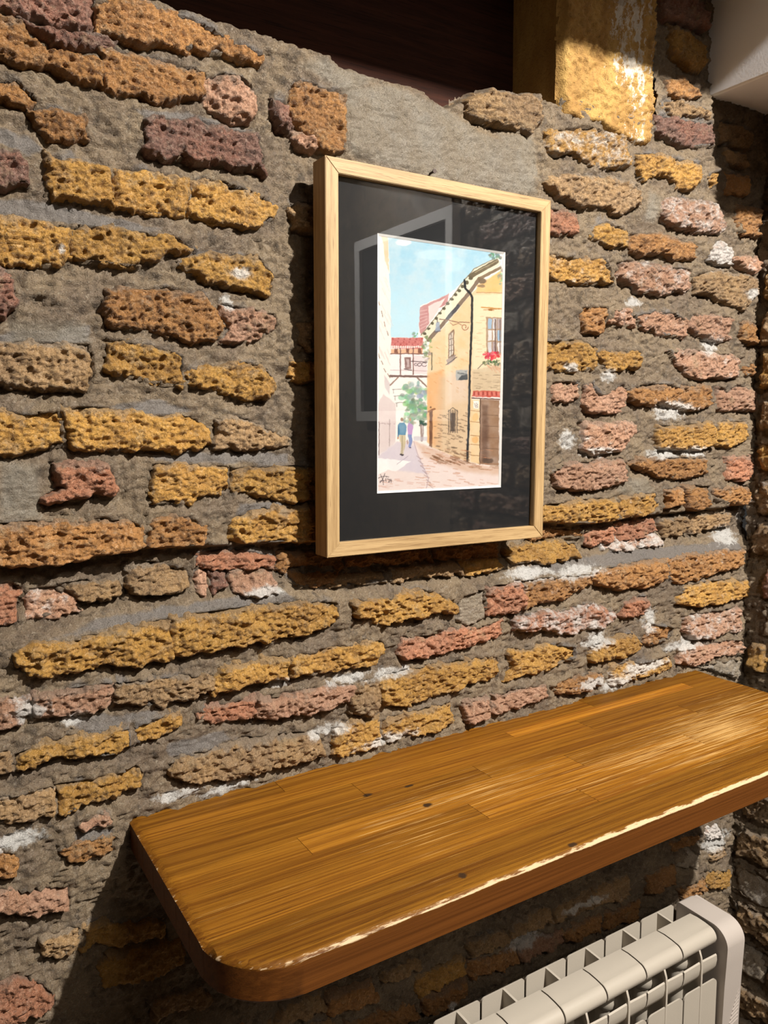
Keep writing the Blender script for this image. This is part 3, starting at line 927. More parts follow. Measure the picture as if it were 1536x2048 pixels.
bm = bmesh.new()
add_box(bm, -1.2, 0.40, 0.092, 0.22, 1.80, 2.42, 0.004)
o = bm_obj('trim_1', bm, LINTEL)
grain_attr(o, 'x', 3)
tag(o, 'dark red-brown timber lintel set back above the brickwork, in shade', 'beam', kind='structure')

bm = bmesh.new()
add_box(bm, 0.3645, 0.5345, 0.002, 0.20, 1.877, 2.46, 0.003)
post = bm_obj('trim_2', bm, POST)
tag(post, 'ochre timber post with flaking white limewash beside the dark lintel', 'post', kind='structure')
v, q, at = brick_patch([(0.363, 2.46), (0.363, 1.905), (0.366, 1.878), (0.40, 1.873), (0.43, 1.876), (0.46, 1.868), (0.50, 1.865), (0.528, 1.866), (0.535, 1.89), (0.536, 2.46)],
                       'G', 0, 77, 0.0022, 0.006, 0.007, 0.9,
                       lambda X, Z: 0.55 * np.exp(-((X - 0.50) / 0.032) ** 2) + 0.45 * np.exp(-((X - 0.462) / 0.024) ** 2) * (Z > 1.93) - 0.2 * (X < 0.42), -0.0035, 0.35)
oc = np.array([0.45, 0, 1.87])
link('limewashed_face', np_mesh('limewashed_face', v - oc, q, True, at), POST, post, tuple(oc))

bm = bmesh.new()
add_box(bm, 0.658, RW, -0.275, 0.02, 1.957, 2.80, 0.003)
o = bm_obj('trim_3', bm, PLASTER)
tag(o, 'white plastered bulkhead boxed into the top right corner', 'bulkhead', kind='structure')

bm = bmesh.new()
add_box(bm, -2.6, RW, -0.48, -0.30, 2.190, 2.39, 0.006)  # out of view, put in to cast the shade line on post and bulkhead
o = bm_obj('trim_4', bm, BEAMW)
grain_attr(o, 'x', 5)
tag(o, 'unseen dark timber beam added to shade the top of the picture wall', 'beam', kind='structure')

# ------------------------------------------------------------------ framed picture
def rail(name, parent, w, h, d, fw, side, mat, seed):
    """one mitred rail; the frame stands in x-z, front at y = 0, back at y = d"""
    c = {'bottom': [(0, 0), (w, 0), (w - fw, fw), (fw, fw)], 'top': [(0, h), (fw, h - fw), (w - fw, h - fw), (w, h)],
         'left': [(0, 0), (fw, fw), (fw, h - fw), (0, h)], 'right': [(w, 0), (w, h), (w - fw, h - fw), (w - fw, fw)]}[side]
    cx, cz = sum(p[0] for p in c) / 4, sum(p[1] for p in c) / 4
    c = [(cx + (p[0] - cx) * 0.9995, cz + (p[1] - cz) * 0.9995) for p in c]
    bm = bmesh.new()
    a = [bm.verts.new((p[0], 0, p[1])) for p in c]
    b = [bm.verts.new((p[0], d, p[1])) for p in c]
    for i in range(4):
        bm.faces.new((a[i], a[(i + 1) % 4], b[(i + 1) % 4], b[i]))
    bm.faces.new(a)
    bm.faces.new(b[::-1])
    es = [e for e in bm.edges if abs(e.verts[0].co.y - e.verts[1].co.y) < 1e-6 and max(e.verts[0].co.y, e.verts[1].co.y) < 1e-6]
    bmesh.ops.bevel(bm, geom=es, offset=0.0006, segments=2, affect='EDGES')
    o = bm_obj(name, bm, mat, parent)
    grain_attr(o, 'x' if side in ('top', 'bottom') else 'z', seed)
    return o

# watercolour, painted in the coordinates of an enlarged view of the sheet (1078 x 2048)
ART_Q = [(48, 95), (970, 235), (935, 1915), (50, 1970)]

def homography(src, dst):
    A, b = [], []
    for (x, y), (u, v) in zip(src, dst):
        A += [[x, y, 1, 0, 0, 0, -u * x, -u * y], [0, 0, 0, x, y, 1, -v * x, -v * y]]
        b += [u, v]
    return np.append(np.linalg.solve(np.array(A, float), np.array(b, float)), 1).reshape(3, 3)

def paint(nu, nv):
    U, V = np.meshgrid(np.linspace(0, 1, nu), np.linspace(0, 1, nv))       # V down
    Hm = homography([(0, 0), (1, 0), (1, 1), (0, 1)], ART_Q)
    w = Hm[2, 0] * U + Hm[2, 1] * V + 1
    X = (Hm[0, 0] * U + Hm[0, 1] * V + Hm[0, 2]) / w
    Y = (Hm[1, 0] * U + Hm[1, 1] * V + Hm[1, 2]) / w
    n1 = fbm(X / 60, Y / 60, 1, 4)
    n2 = fbm(X / 22, Y / 22, 3, 3)
    C = np.ones((nv, nu, 3)) * np.array([240, 236, 231.0]) + (n1 * 2.5)[..., None]
    JX, JY = X + 3.0 * n2, Y + 3.0 * fbm(X / 22, Y / 22 + 40, 5, 3)
    def lay(m, col, a):
        k = np.clip(m * a, 0, 1)[..., None]
        C[:] = C * (1 - k) + np.asarray(col, float) * k
    def poly(pts, col, a=1.0, wash=0.25, soft=3.0, jit=1.0, mul=None):
        p = np.array(pts, float)
        sd = poly_sd(X + (JX - X) * jit, Y + (JY - Y) * jit, p)
        m = sstep(-soft, soft, sd) * (1 - wash * (0.5 - 0.5 * np.clip(n1, -1, 1)))
        if mul is not None:
            m = m * mul
        lay(m, col, a)
    def stroke(pts, wd, col, a=1.0, soft=2.0, jit=0.6):
        xx, yy = X + (JX - X) * jit, Y + (JY - Y) * jit
        d = np.full(X.shape, 1e9)
        for p, q in zip(pts[:-1], pts[1:]):
            e = (q[0] - p[0], q[1] - p[1])
            t = np.clip(((xx - p[0]) * e[0] + (yy - p[1]) * e[1]) / (e[0] ** 2 + e[1] ** 2 + 1e-9), 0, 1)
            d = np.minimum(d, np.hypot(xx - p[0] - e[0] * t, yy - p[1] - e[1] * t))
        lay(1 - sstep(wd / 2 - soft / 2, wd / 2 + soft, d), col, a)
    def blob(x, y, rx, ry, col, a=1.0):
        d = np.hypot((JX - x) / rx, (JY - y) / ry)
        lay(1 - sstep(0.75, 1.1, d), col, a)
    def leaves(x, y, rx, ry, col, n, seed, a=0.8, size=16):
        r = random.Random(seed)
        for _ in range(n):
            t, k = r.uniform(0, 6.28), math.sqrt(r.random())
            blob(x + rx * k * math.cos(t), y + ry * k * math.sin(t), size * r.uniform(.5, 1.3), size * r.uniform(.5, 1.2),
                 [c * r.uniform(.8, 1.15) for c in col], a * r.uniform(.5, 1))
    def dashes(x0, y0, x1, y1, n, seed, col, ln=22, wd=4, slope=0.05, a=0.6, clip=None):
        r = random.Random(seed)
        for _ in range(n):
            x, y = r.uniform(x0, x1), r.uniform(y0, y1)
            l = ln * r.uniform(.5, 1.4)
            stroke([(x, y), (x + l, y + slope * l)], wd * r.uniform(.7, 1.3), col, a * r.uniform(.5, 1))
    # sky
    sky = [(130, 120), (955, 240), (920, 270), (760, 350), (690, 430), (580, 530), (365, 620), (350, 850), (150, 845), (150, 520), (135, 380)]
    poly(sky, (162, 204, 224), 1.0, 0.35)
    poly(sky, (196, 228, 240), 0.8, 0.2, mul=sstep(250, 800, Y + 60 * n1))
    blob(245, 160, 60, 26, (238, 240, 240), 0.8)
    blob(480, 250, 150, 40, (205, 230, 240), 0.5)
    blob(600, 320, 90, 60, (200, 230, 240), 0.4)
    # pale house on the left
    poly([(50, 100), (130, 110), (145, 385), (125, 380), (150, 540), (150, 1140), (50, 1320)], (243, 234, 226), 0.95)
    poly([(80, 108), (130, 115), (138, 375), (108, 290), (98, 180)], (226, 196, 160), 0.9)
    for p in [(60, 580, 72, 615), (85, 660, 95, 700), (105, 735, 113, 770), (125, 805, 132, 835), (62, 965, 74, 1000), (85, 1020, 95, 1045), (105, 1075, 118, 1100), (130, 1112, 148, 1140)]:
        stroke([p[:2], p[2:]], 5, (130, 110, 95), 0.8)
    dashes(60, 400, 130, 1000, 26, 3, (215, 200, 195), 30, 4, 2.2, 0.7)
    poly([(60, 1330), (100, 1255), (190, 1330), (190, 1600), (150, 1640), (60, 1700)], (214, 198, 196), 0.9)
    poly([(105, 1115), (150, 1185), (142, 1265), (112, 1210)], (202, 192, 192), 0.85)
    stroke([(70, 1460), (70, 1700)], 4, (95, 80, 80), 0.8)
    stroke([(145, 1440), (145, 1630)], 4, (120, 105, 105), 0.6)
    dashes(75, 1465, 190, 1475, 8, 9, (160, 140, 140), 12, 4, 0, 0.7)
    # distant roof
    poly([(362, 632), (575, 530), (560, 600), (500, 640), (420, 760), (375, 830), (358, 800)], (178, 118, 118), 0.85)
    poly([(425, 620), (545, 565), (500, 640), (430, 745)], (236, 222, 218), 0.95)
    for k in range(6):
        stroke([(365, 660 + 26 * k), (415, 650 + 22 * k)], 4, (222, 190, 186), 0.7)
    # bridge house
    poly([(160, 850), (385, 850), (386, 935), (155, 925)], (186, 92, 88), 0.95)
    for k in range(16):
        for j in range(4):
            blob(168 + k * 14 + (j % 2) * 7, 860 + j * 20, 5, 6, (214, 140, 132) if (k + j) % 3 else (150, 68, 68), 0.55)
    for k in range(14):
        blob(162 + k * 16, 918, 7, 9, (240, 228, 220), 0.9)
    poly([(155, 932), (385, 932), (380, 968), (155, 966)], (222, 162, 120), 0.85)
    for a0, b0 in [(180, 205), (265, 287), (350, 372)]:
        poly([(a0, 930), (b0, 930), (b0, 962), (a0, 960)], (105, 66, 56), 0.9)
    poly([(152, 968), (415, 970), (418, 1122), (152, 1122)], (240, 230, 230), 0.95)
    poly([(320, 975), (415, 985), (416, 1115), (320, 1110)], (226, 205, 205), 0.8)
    stroke([(152, 966), (400, 966)], 7, (120, 88, 82), 0.85)
    stroke([(152, 1084), (415, 1090)], 4, (170, 155, 155), 0.7)
    for xx in (222, 315):
        stroke([(xx, 925), (xx, 1115)], 8, (120, 90, 84), 0.85)
    poly([(252, 992), (298, 992), (300, 1075), (255, 1078)], (120, 88, 84), 0.9)
    poly([(268, 1005), (285, 1005), (284, 1060), (270, 1060)], (206, 190, 188), 0.8)
    stroke([(250, 1076), (302, 1084)], 6, (90, 70, 70), 0.8)
    stroke([(150, 1128), (425, 1130)], 15, (112, 88, 82), 0.9)
    stroke([(150, 1192), (205, 1140)], 10, (140, 112, 100), 0.8)
    stroke([(345, 1140), (412, 1200)], 10, (120, 95, 84), 0.8)
    stroke([(302, 1020), (415, 1026)], 5, (70, 62, 66), 0.85)
    for cx, r0 in [(335, 10), (362, 14), (395, 18)]:
        t = np.linspace(0.4, 5.6, 10)
        stroke([(cx + r0 * math.cos(k), 1044 + r0 * 0.8 * math.sin(k)) for k in t], 4, (70, 62, 66), 0.75)
    # trees beyond the arch
    leaves(325, 1260, 100, 90, (150, 180, 158), 60, 5, 0.75, 22)
    leaves(350, 1370, 80, 80, (120, 152, 130), 60, 6, 0.8, 20)
    leaves(300, 1420, 60, 60, (140, 172, 146), 30, 16, 0.7, 18)
    leaves(385, 1465, 26, 22, (60, 86, 80), 14, 7, 0.9, 12)
    stroke([(372, 1480), (376, 1590)], 14, (150, 130, 125), 0.85)
    stroke([(388, 1480), (386, 1585)], 6, (110, 90, 90), 0.7)
    for yy in (1225, 1272, 1320):
        stroke([(165 + (yy - 1225) * .25, yy), (230 + (yy - 1225) * .3, yy - 4)], 4, (120, 115, 110), 0.7)
        stroke([(172 + (yy - 1225) * .25, yy), (174 + (yy - 1225) * .25, yy + 28)], 4, (120, 115, 110), 0.6)
    # main facade
    face = [(430, 880), (560, 745), (720, 545), (800, 470), (945, 365), (962, 520), (950, 1235), (740, 1240), (722, 1745), (455, 1640), (415, 1600), (416, 1120)]
    poly(face, (226, 194, 148), 0.95, 0.25)
    poly([(420, 1110), (530, 1080), (520, 1650), (418, 1600)], (224, 166, 112), 0.8, 0.3, 14)
    poly([(500, 1130), (720, 1100), (722, 1745), (470, 1645)], (206, 182, 152), 0.75, 0.3, 30)
    poly([(560, 1090), (705, 1080), (705, 1300), (560, 1320)], (222, 204, 190), 0.7, 0.4, 30)
    poly([(740, 545), (962, 530), (952, 1090), (742, 1090)], (232, 218, 186), 0.95, 0.2, 8)
    poly([(770, 470), (945, 370), (960, 520), (775, 520)], (230, 182, 110), 0.8, 0.25, 8)
    poly([(742, 1080), (950, 1040), (948, 1232), (740, 1240)], (196, 180, 152), 0.85, 0.3, 8)
    dashes(745, 1090, 930, 1220, 26, 21, (130, 115, 95), 34, 4, 0.02, 0.6)
    dashes(745, 680, 820, 1000, 22, 22, (200, 182, 150), 30, 4, 0.0, 0.8)
    dashes(460, 1380, 700, 1690, 95, 23, (110, 92, 76), 22, 5, 0.22, 0.7)
    dashes(440, 900, 700, 1300, 36, 24, (190, 142, 90), 14, 4, 0.6, 0.5)
    stroke([(770, 522), (955, 526)], 5, (165, 125, 85), 0.7)
    stroke([(805, 630), (955, 640)], 8, (188, 132, 62), 0.8)
    dashes(810, 640, 940, 652, 12, 25, (150, 98, 48), 14, 8, 0.1, 0.8)
    # eaves
    poly([(372, 835), (560, 605), (690, 425), (758, 350), (900, 278), (945, 300), (932, 332), (790, 420), (712, 520), (565, 690), (420, 865), (385, 850)], (226, 220, 196), 0.98, 0.1)
    stroke([(372, 832), (560, 602), (690, 425), (758, 350), (900, 280)], 6, (120, 112, 92), 0.8)
    stroke([(425, 868), (565, 712), (735, 505), (790, 425)], 26, (112, 94, 78), 0.85)
    stroke([(560, 712), (640, 620)], 22, (70, 74, 84), 0.8)
    for k in range(13):
        t = k / 12.0
        x, y = 398 + t * 330, 822 - t * 400 - 18 * math.sin(t * 3.1)
        blob(x, y, 13 + 3 * t, 10 + 4 * t, (92, 88, 70), 0.95)
    stroke([(730, 405), (915, 298)], 34, (96, 86, 66), 0.9)
    stroke([(790, 425), (940, 345)], 20, (124, 104, 80), 0.9)
    stroke([(760, 378), (925, 290)], 5, (170, 158, 126), 0.8)
    blob(812, 440, 34, 24, (120, 104, 84), 0.95)
    blob(805, 478, 30, 12, (140, 118, 90), 0.9)
    # ivy
    leaves(915, 260, 50, 26, (110, 142, 132), 26, 31, 0.85, 11)
    leaves(948, 400, 20, 70, (150, 165, 140), 24, 32, 0.7, 11)
    leaves(330, 830, 22, 18, (130, 160, 130), 10, 33, 0.8, 10)
    leaves(415, 930, 34, 90, (128, 150, 110), 30, 34, 0.75, 12)
    stroke([(450, 960), (448, 1080)], 8, (90, 92, 78), 0.7)
    # windows
    poly([(838, 700), (955, 705), (950, 965), (842, 960)], (150, 120, 96), 0.95)
    for i in range(3):
        for j in range(3):
            poly([(853 + i * 34, 712 + j * 84), (880 + i * 34, 712 + j * 84), (879 + i * 34, 786 + j * 84), (853 + i * 34, 786 + j * 84)],
                 [(150, 190, 226), (226, 232, 238), (205, 214, 226), (240, 240, 240), (170, 160, 165)][(i * 2 + j) % 5], 0.95)
    stroke([(905, 720), (905, 950)], 9, (90, 66, 58), 0.8)
    stroke([(940, 720), (938, 950)], 8, (100, 80, 70), 0.7)
    poly([(568, 820), (610, 788), (608, 985), (566, 1000)], (110, 88, 72), 0.9)
    poly([(576, 834), (602, 806), (600, 970), (574, 985)], (236, 228, 216), 0.9)
    stroke([(588, 820), (588, 980)], 5, (90, 76, 68), 0.8)
    for yy in (862, 905, 945):
        stroke([(574, yy), (603, yy - 6)], 4, (100, 86, 76), 0.8)
    poly([(552, 1010), (620, 968), (618, 1008), (562, 1050)], (140, 130, 132), 0.85)
    stroke([(550, 1046), (630, 990)], 5, (70, 66, 70), 0.8)
    poly([(568, 1375), (636, 1372), (632, 1530), (572, 1530)], (170, 148, 122), 0.8)
    poly([(584, 1392), (616, 1390), (612, 1520), (586, 1518)], (66, 58, 56), 0.92)
    for xx in (570, 584, 600, 616, 632):
        stroke([(xx, 1368), (xx, 1532)], 3.5, (80, 72, 70), 0.75)
    stroke([(565, 1380), (600, 1352), (636, 1378)], 4, (80, 72, 66), 0.8)
    # flowers
    leaves(878, 1028, 66, 20, (86, 104, 74), 30, 41, 0.85, 10)
    leaves(880, 975, 60, 26, (208, 60, 74), 44, 42, 0.9, 11)
    leaves(860, 960, 40, 14, (232, 110, 118), 12, 43, 0.8, 8)
    stroke([(780, 1070), (830, 1020)], 6, (100, 96, 88), 0.7)
    dashes(840, 1040, 940, 1080, 10, 44, (200, 140, 110), 26, 8, 1.2, 0.5)
    # wall plate
    poly([(622, 1082), (706, 1078), (706, 1150), (624, 1156)], (160, 170, 174), 0.9)
    poly([(660, 1120), (706, 1112), (706, 1152), (640, 1154)], (50, 56, 62), 0.9)
    dashes(635, 1092, 690, 1112, 10, 45, (90, 96, 100), 16, 5, 0, 0.7)
    # lamp bracket
    stroke([(505, 716), (560, 722), (640, 738), (718, 738)], 6, (130, 100, 84), 0.85)
    t = np.linspace(0, 7.2, 14)
    stroke([(686 + (26 - 2.4 * k) * math.cos(k), 772 + (26 - 2.4 * k) * math.sin(k)) for k in t], 5, (150, 105, 80), 0.85)
    stroke([(580, 740), (600, 760), (640, 745), (664, 760)], 5, (140, 105, 84), 0.7)
    poly([(478, 742), (502, 735), (508, 800), (474, 806)], (150, 165, 185), 0.85)
    stroke([(490, 716), (490, 740)], 5, (90, 84, 88), 0.8)
    stroke([(474, 808), (508, 802)], 8, (100, 100, 110), 0.7)
    # doorway and canopy
    poly([(742, 1228), (940, 1232), (936, 1276), (738, 1272)], (186, 78, 66), 0.95)
    for k in range(12):
        blob(752 + k * 16, 1250, 6, 16, (220, 130, 112) if k % 2 else (140, 46, 42), 0.7)
    stroke([(738, 1282), (936, 1290)], 8, (96, 66, 56), 0.85)
    poly([(792, 1290), (932, 1296), (926, 1765), (792, 1752)], (132, 100, 78), 0.97, 0.3)
    poly([(810, 1330), (850, 1330), (850, 1740), (806, 1740)], (86, 62, 50), 0.7, 0.3, 14)
    poly([(860, 1300), (926, 1300), (922, 1700), (868, 1690)], (158, 126, 98), 0.6, 0.4, 16)
    stroke([(796, 1290), (792, 1755)], 6, (70, 52, 44), 0.85)
    for yy in (1400, 1480, 1560, 1640):
        stroke([(815, yy), (922, yy + 6)], 3.5, (92, 70, 56), 0.55)
    blob(850, 1730, 40, 22, (80, 66, 58), 0.7)
    poly([(730, 1292), (792, 1294), (790, 1752), (726, 1738)], (226, 196, 148), 0.95, 0.2)
    for yy in (1372, 1450, 1548, 1612, 1690):
        stroke([(728, yy), (792, yy + 6)], 4, (150, 112, 74), 0.75)
    blob(760, 1580, 24, 26, (222, 168, 100), 0.6)
    blob(762, 1420, 24, 30, (228, 182, 118), 0.6)
    poly([(748, 1300), (786, 1302), (784, 1360), (748, 1356)], (240, 238, 234), 0.95)
    stroke([(756, 1318), (762, 1345)], 3.5, (120, 115, 115), 0.7)
    stroke([(768, 1316), (778, 1330), (766, 1332), (778, 1346), (764, 1348)], 3.5, (120, 115, 115), 0.7)
    # drain pipe
    stroke([(684, 436), (690, 495), (728, 530), (738, 560), (736, 760), (722, 1100), (712, 1500), (702, 1745)], 15, (38, 42, 46), 0.95)
    stroke([(716, 1200), (704, 1600)], 4, (110, 120, 130), 0.5)
    # left door
    poly([(432, 1378), (456, 1362), (452, 1640), (432, 1630)], (98, 66, 52), 0.92)
    stroke([(425, 1382), (470, 1362)], 12, (140, 96, 66), 0.85)
    blob(440, 1352, 8, 8, (110, 84, 66), 0.8)
    # street
    ground = [(52, 1712), (200, 1598), (330, 1592), (455, 1645), (722, 1748), (932, 1775), (936, 1900), (52, 1955)]
    poly(ground, (226, 210, 205), 0.95, 0.2)
    poly([(52, 1712), (200, 1598), (330, 1630), (350, 1700), (420, 1830), (180, 1800), (52, 1730)], (204, 198, 212), 0.8, 0.25, 10)
    poly([(330, 1600), (455, 1645), (722, 1748), (932, 1780), (932, 1830), (700, 1810), (520, 1760), (400, 1700)], (206, 172, 146), 0.8, 0.35, 20)
    poly([(58, 1718), (300, 1738), (190, 1812), (140, 1800), (60, 1836)], (245, 242, 240), 0.95)
    dashes(440, 1655, 700, 1745, 40, 51, (120, 84, 60), 34, 9, 0.4, 0.55)
    dashes(700, 1745, 920, 1790, 20, 52, (150, 112, 84), 40, 8, 0.08, 0.5)
    dashes(330, 1640, 900, 1910, 60, 53, (186, 130, 100), 40, 4.5, 0.12, 0.6)
    dashes(60, 1840, 420, 1930, 24, 54, (200, 150, 130), 44, 4, 0.05, 0.6)
    for k in range(7):
        stroke([(340 + 14 * k, 1700 + 34 * k), (372 + 14 * k, 1722 + 34 * k)], 5, (150, 130, 130), 0.55)
    stroke([(280, 1700), (200, 1760)], 4, (160, 150, 165), 0.6)
    stroke([(318, 1595), (345, 1680), (425, 1860), (410, 1930)], 5, (170, 150, 160), 0.6)
    poly([(320, 1560), (415, 1560), (415, 1592), (320, 1590)], (190, 190, 200), 0.7)
    # two walkers
    poly([(212, 1545), (262, 1545), (258, 1610), (246, 1690), (222, 1690), (228, 1620)], (196, 184, 150), 0.95)
    stroke([(236, 1560), (236, 1680)], 4, (130, 118, 92), 0.6)
    blob(234, 1692, 15, 8, (60, 54, 60), 0.9)
    poly([(204, 1480), (220, 1462), (252, 1462), (266, 1490), (262, 1550), (206, 1550)], (84, 136, 170), 0.97)
    stroke([(210, 1490), (208, 1560)], 9, (60, 104, 138), 0.7)
    blob(208, 1572, 7, 9, (190, 150, 120), 0.9)
    blob(235, 1438, 13, 15, (150, 118, 96), 0.95)
    poly([(276, 1540), (308, 1540), (310, 1580), (300, 1640), (282, 1636), (284, 1580)], (124, 142, 190), 0.95)
    poly([(272, 1488), (285, 1466), (306, 1468), (316, 1495), (310, 1545), (276, 1545)], (188, 152, 200), 0.97)
    blob(294, 1442, 11, 13, (176, 146, 118), 0.95)
    blob(272, 1600, 8, 20, (150, 120, 110), 0.6)
    blob(296, 1640, 10, 6, (80, 70, 90), 0.8)
    # signature
    ink = (58, 48, 54)
    def pen(pts, w=3.0):
        stroke(pts, w, ink, 0.85, 2.0, 0.1)
    pen([(64, 1862), (84, 1852), (112, 1846), (140, 1852)])
    pen([(80, 1834), (88, 1850), (98, 1872), (102, 1908)])
    pen([(112, 1828), (104, 1852), (90, 1880), (78, 1894), (76, 1884), (92, 1876), (110, 1880)])
    pen([(120, 1862), (118, 1880), (124, 1882)])
    pen([(122, 1850), (123, 1853)])
    pen([(134, 1862), (132, 1870)])
    pen([(138, 1872), (145, 1868), (146, 1876), (138, 1890), (148, 1888)])
    pen([(153, 1868), (151, 1880), (161, 1879)])
    pen([(159, 1870), (157, 1892)])
    C += (fbm(X / 7, Y / 7, 6, 2) * 2.2)[..., None]
    return np.clip(C * np.array([0.965, 0.955, 0.95]), 0, 255)

def art_mat():
    k = M('watercolour_paper', 0.85, 0.1)
    k.color(k.attr('paint', 'Color'))
    return k.m

FW_, FH_, FD_, FR_ = 0.3038, 0.4073, 0.0274, 0.0149
pic = link('framed_picture', None, None, None, (-0.0037, -0.050, 1.3514), (0, 0.0123, 0))
tag(pic, 'light oak framed watercolour of an old street in a black mount, hung on brick', 'picture')
for i, s in enumerate(('left', 'top', 'right', 'bottom')):
    rail('frame_rail', pic, FW_, FH_, FD_, FR_, s, OAK, i + 1)
# opening of the mount, from the photograph
corn = []
for q in [(753.4, 466.4), (1010, 505), (1000.4, 972.8), (754, 988.3)]:
    x, z = wall_pt(*q, -0.0405)
    x, z = x + 0.0037, z - 1.3514
    corn.append((x - z * 0.0123, z + x * 0.0123))     # undo the frame's small turn in its own plane
ax0 = (corn[0][0] + corn[3][0]) / 2
ax1 = (corn[1][0] + corn[2][0]) / 2
az1 = (corn[0][1] + corn[1][1]) / 2
az0 = (corn[2][1] + corn[3][1]) / 2
MY, BW = 0.0085, 0.0022                              # depth of the mount face, width of its bevel
bm = bmesh.new()
e = 0.003
def ring(bm, o, i, yo, yi):
    A = [bm.verts.new((x, yo, z)) for x, z in o]
    B = [bm.verts.new((x, yi, z)) for x, z in i]
    for k in range(4):
        bm.faces.new((A[k], A[(k + 1) % 4], B[(k + 1) % 4], B[k]))
rect = lambda x0, x1, z0, z1: [(x0, z0), (x1, z0), (x1, z1), (x0, z1)]
outer = rect(FR_ - e, FW_ - FR_ + e, FR_ - e, FH_ - FR_ + e)
inner = rect(ax0, ax1, az0, az1)
inner2 = rect(ax0 + BW, ax1 - BW, az0 + BW, az1 - BW)
ring(bm, outer, inner, MY, MY)
ring(bm, outer, inner, MY + 0.0018, MY + 0.0018)
ring(bm, outer, outer, MY, MY + 0.0018)
mount = bm_obj('mount_board', bm, MATB, pic)
bm = bmesh.new()
ring(bm, inner, inner2, MY, MY + 0.0018)
bm_obj('mount_bevel', bm, BEVEL, mount)
NU, NV = 290, 580
pc = srgb(paint(NU, NV).reshape(-1, 3)) * 0.67
gx, gz = np.meshgrid(np.linspace(ax0, ax1, NU), np.linspace(az1, az0, NV))
pv = np.stack([gx.ravel(), np.full(gx.size, MY + 0.0020), gz.ravel()], 1)
me = np_mesh('artwork', pv, grid_quads(NU, NV)[:, ::-1], False, {'paint': np.concatenate([pc, np.ones((len(pc), 1))], 1)})
link('artwork', me, art_mat(), pic)
bm = bmesh.new()
add_box(bm, FR_ - e, FW_ - FR_ + e, 0.0052, 0.0070, FR_ - e, FH_ - FR_ + e)
bm_obj('glass_pane', bm, GLASS, pic)
bm = bmesh.new()
add_box(bm, FR_ - e, FW_ - FR_ + e, MY + 0.004, FD_ - 0.002, FR_ - e, FH_ - FR_ + e)
bm_obj('backing_board', bm, plain('brown_fibreboard', (0.22, 0.13, 0.06), 0.8, 0.2), pic)

# picture on the side wall, seen only as a reflection in the glass
p2 = link('framed_picture', None, None, None, (RW - 0.034, -0.857, 1.490), (0, 0, -math.pi / 2))
tag(p2, 'white framed dark picture on the brick side wall, mirrored in the glass', 'picture')
w2, h2 = 0.468, 0.505
for i, s in enumerate(('left', 'top', 'right', 'bottom')):
    rail('frame_rail', p2, w2, h2, 0.024, 0.028, s, WHITEF, i + 7)
bm = bmesh.new()
add_box(bm, 0.026, w2 - 0.026, 0.010, 0.020, 0.026, h2 - 0.026)
bm_obj('picture_panel', bm, MATB, p2)

# small nail above the frame
bm = bmesh.new()
nx, nz = wall_pt(865, 345, -0.012)
add_cyl(bm, (nx, 0.01, nz - 0.001), (nx + 0.001, -0.014, nz + 0.001), 0.0013, 0.0013, 8)
add_cyl(bm, (nx + 0.001, -0.014, nz + 0.001), (nx + 0.001, -0.0152, nz + 0.001), 0.0026, 0.0026, 10)
o = bm_obj('nail', bm, IRON)
tag(o, 'small dark nail in the mortar just above the oak picture frame', 'nail')

# ------------------------------------------------------------------ wooden shelf made of glued staves
SX0, SX1, SD, SZ, ST = -0.2088, 0.6789, 0.2815, 1.0965, 0.0325

def rrect_sd(x, y):
    """distance inside the shelf's outline (y towards the room is negative)"""
    x, y = np.asarray(x, float), np.asarray(y, float)
    cx, cy = (SX0 + SX1) / 2, -SD / 2 + 0.004
    hx, hy = (SX1 - SX0) / 2, SD / 2 + 0.004
    dx, dy = x - cx, y - cy
    r = np.where(dy < 0, 0.062, 0.012)
    r = np.where((dy > 0) & (dx > 0), 0.022, r)
    qx, qy = np.abs(dx) - hx + r, np.abs(dy) - hy + r
    return -(np.minimum(np.maximum(qx, qy), 0) + np.hypot(np.maximum(qx, 0), np.maximum(qy, 0)) - r)

shelf = link('wall_shelf', None, None, None, (0, 0, 0))
tag(shelf, 'varnished oak plank shelf with worn rounded front edge fixed to the brick wall', 'shelf')
STAIN_PX = [(735, 1590, 10, 4), (855, 1610, 9, 5), (925, 1751, 8, 5), (818, 1572, 10, 3), (1145, 1690, 9, 4)]
SPOT = []
for x, y, rx, ry in STAIN_PX:
    vv = ray(x, y)
    k = (SZ - CAM[2]) / vv[2]
    qq = CAM + k * vv
    SPOT.append((qq[0], qq[1], rx * 0.0007, ry * 0.0011))

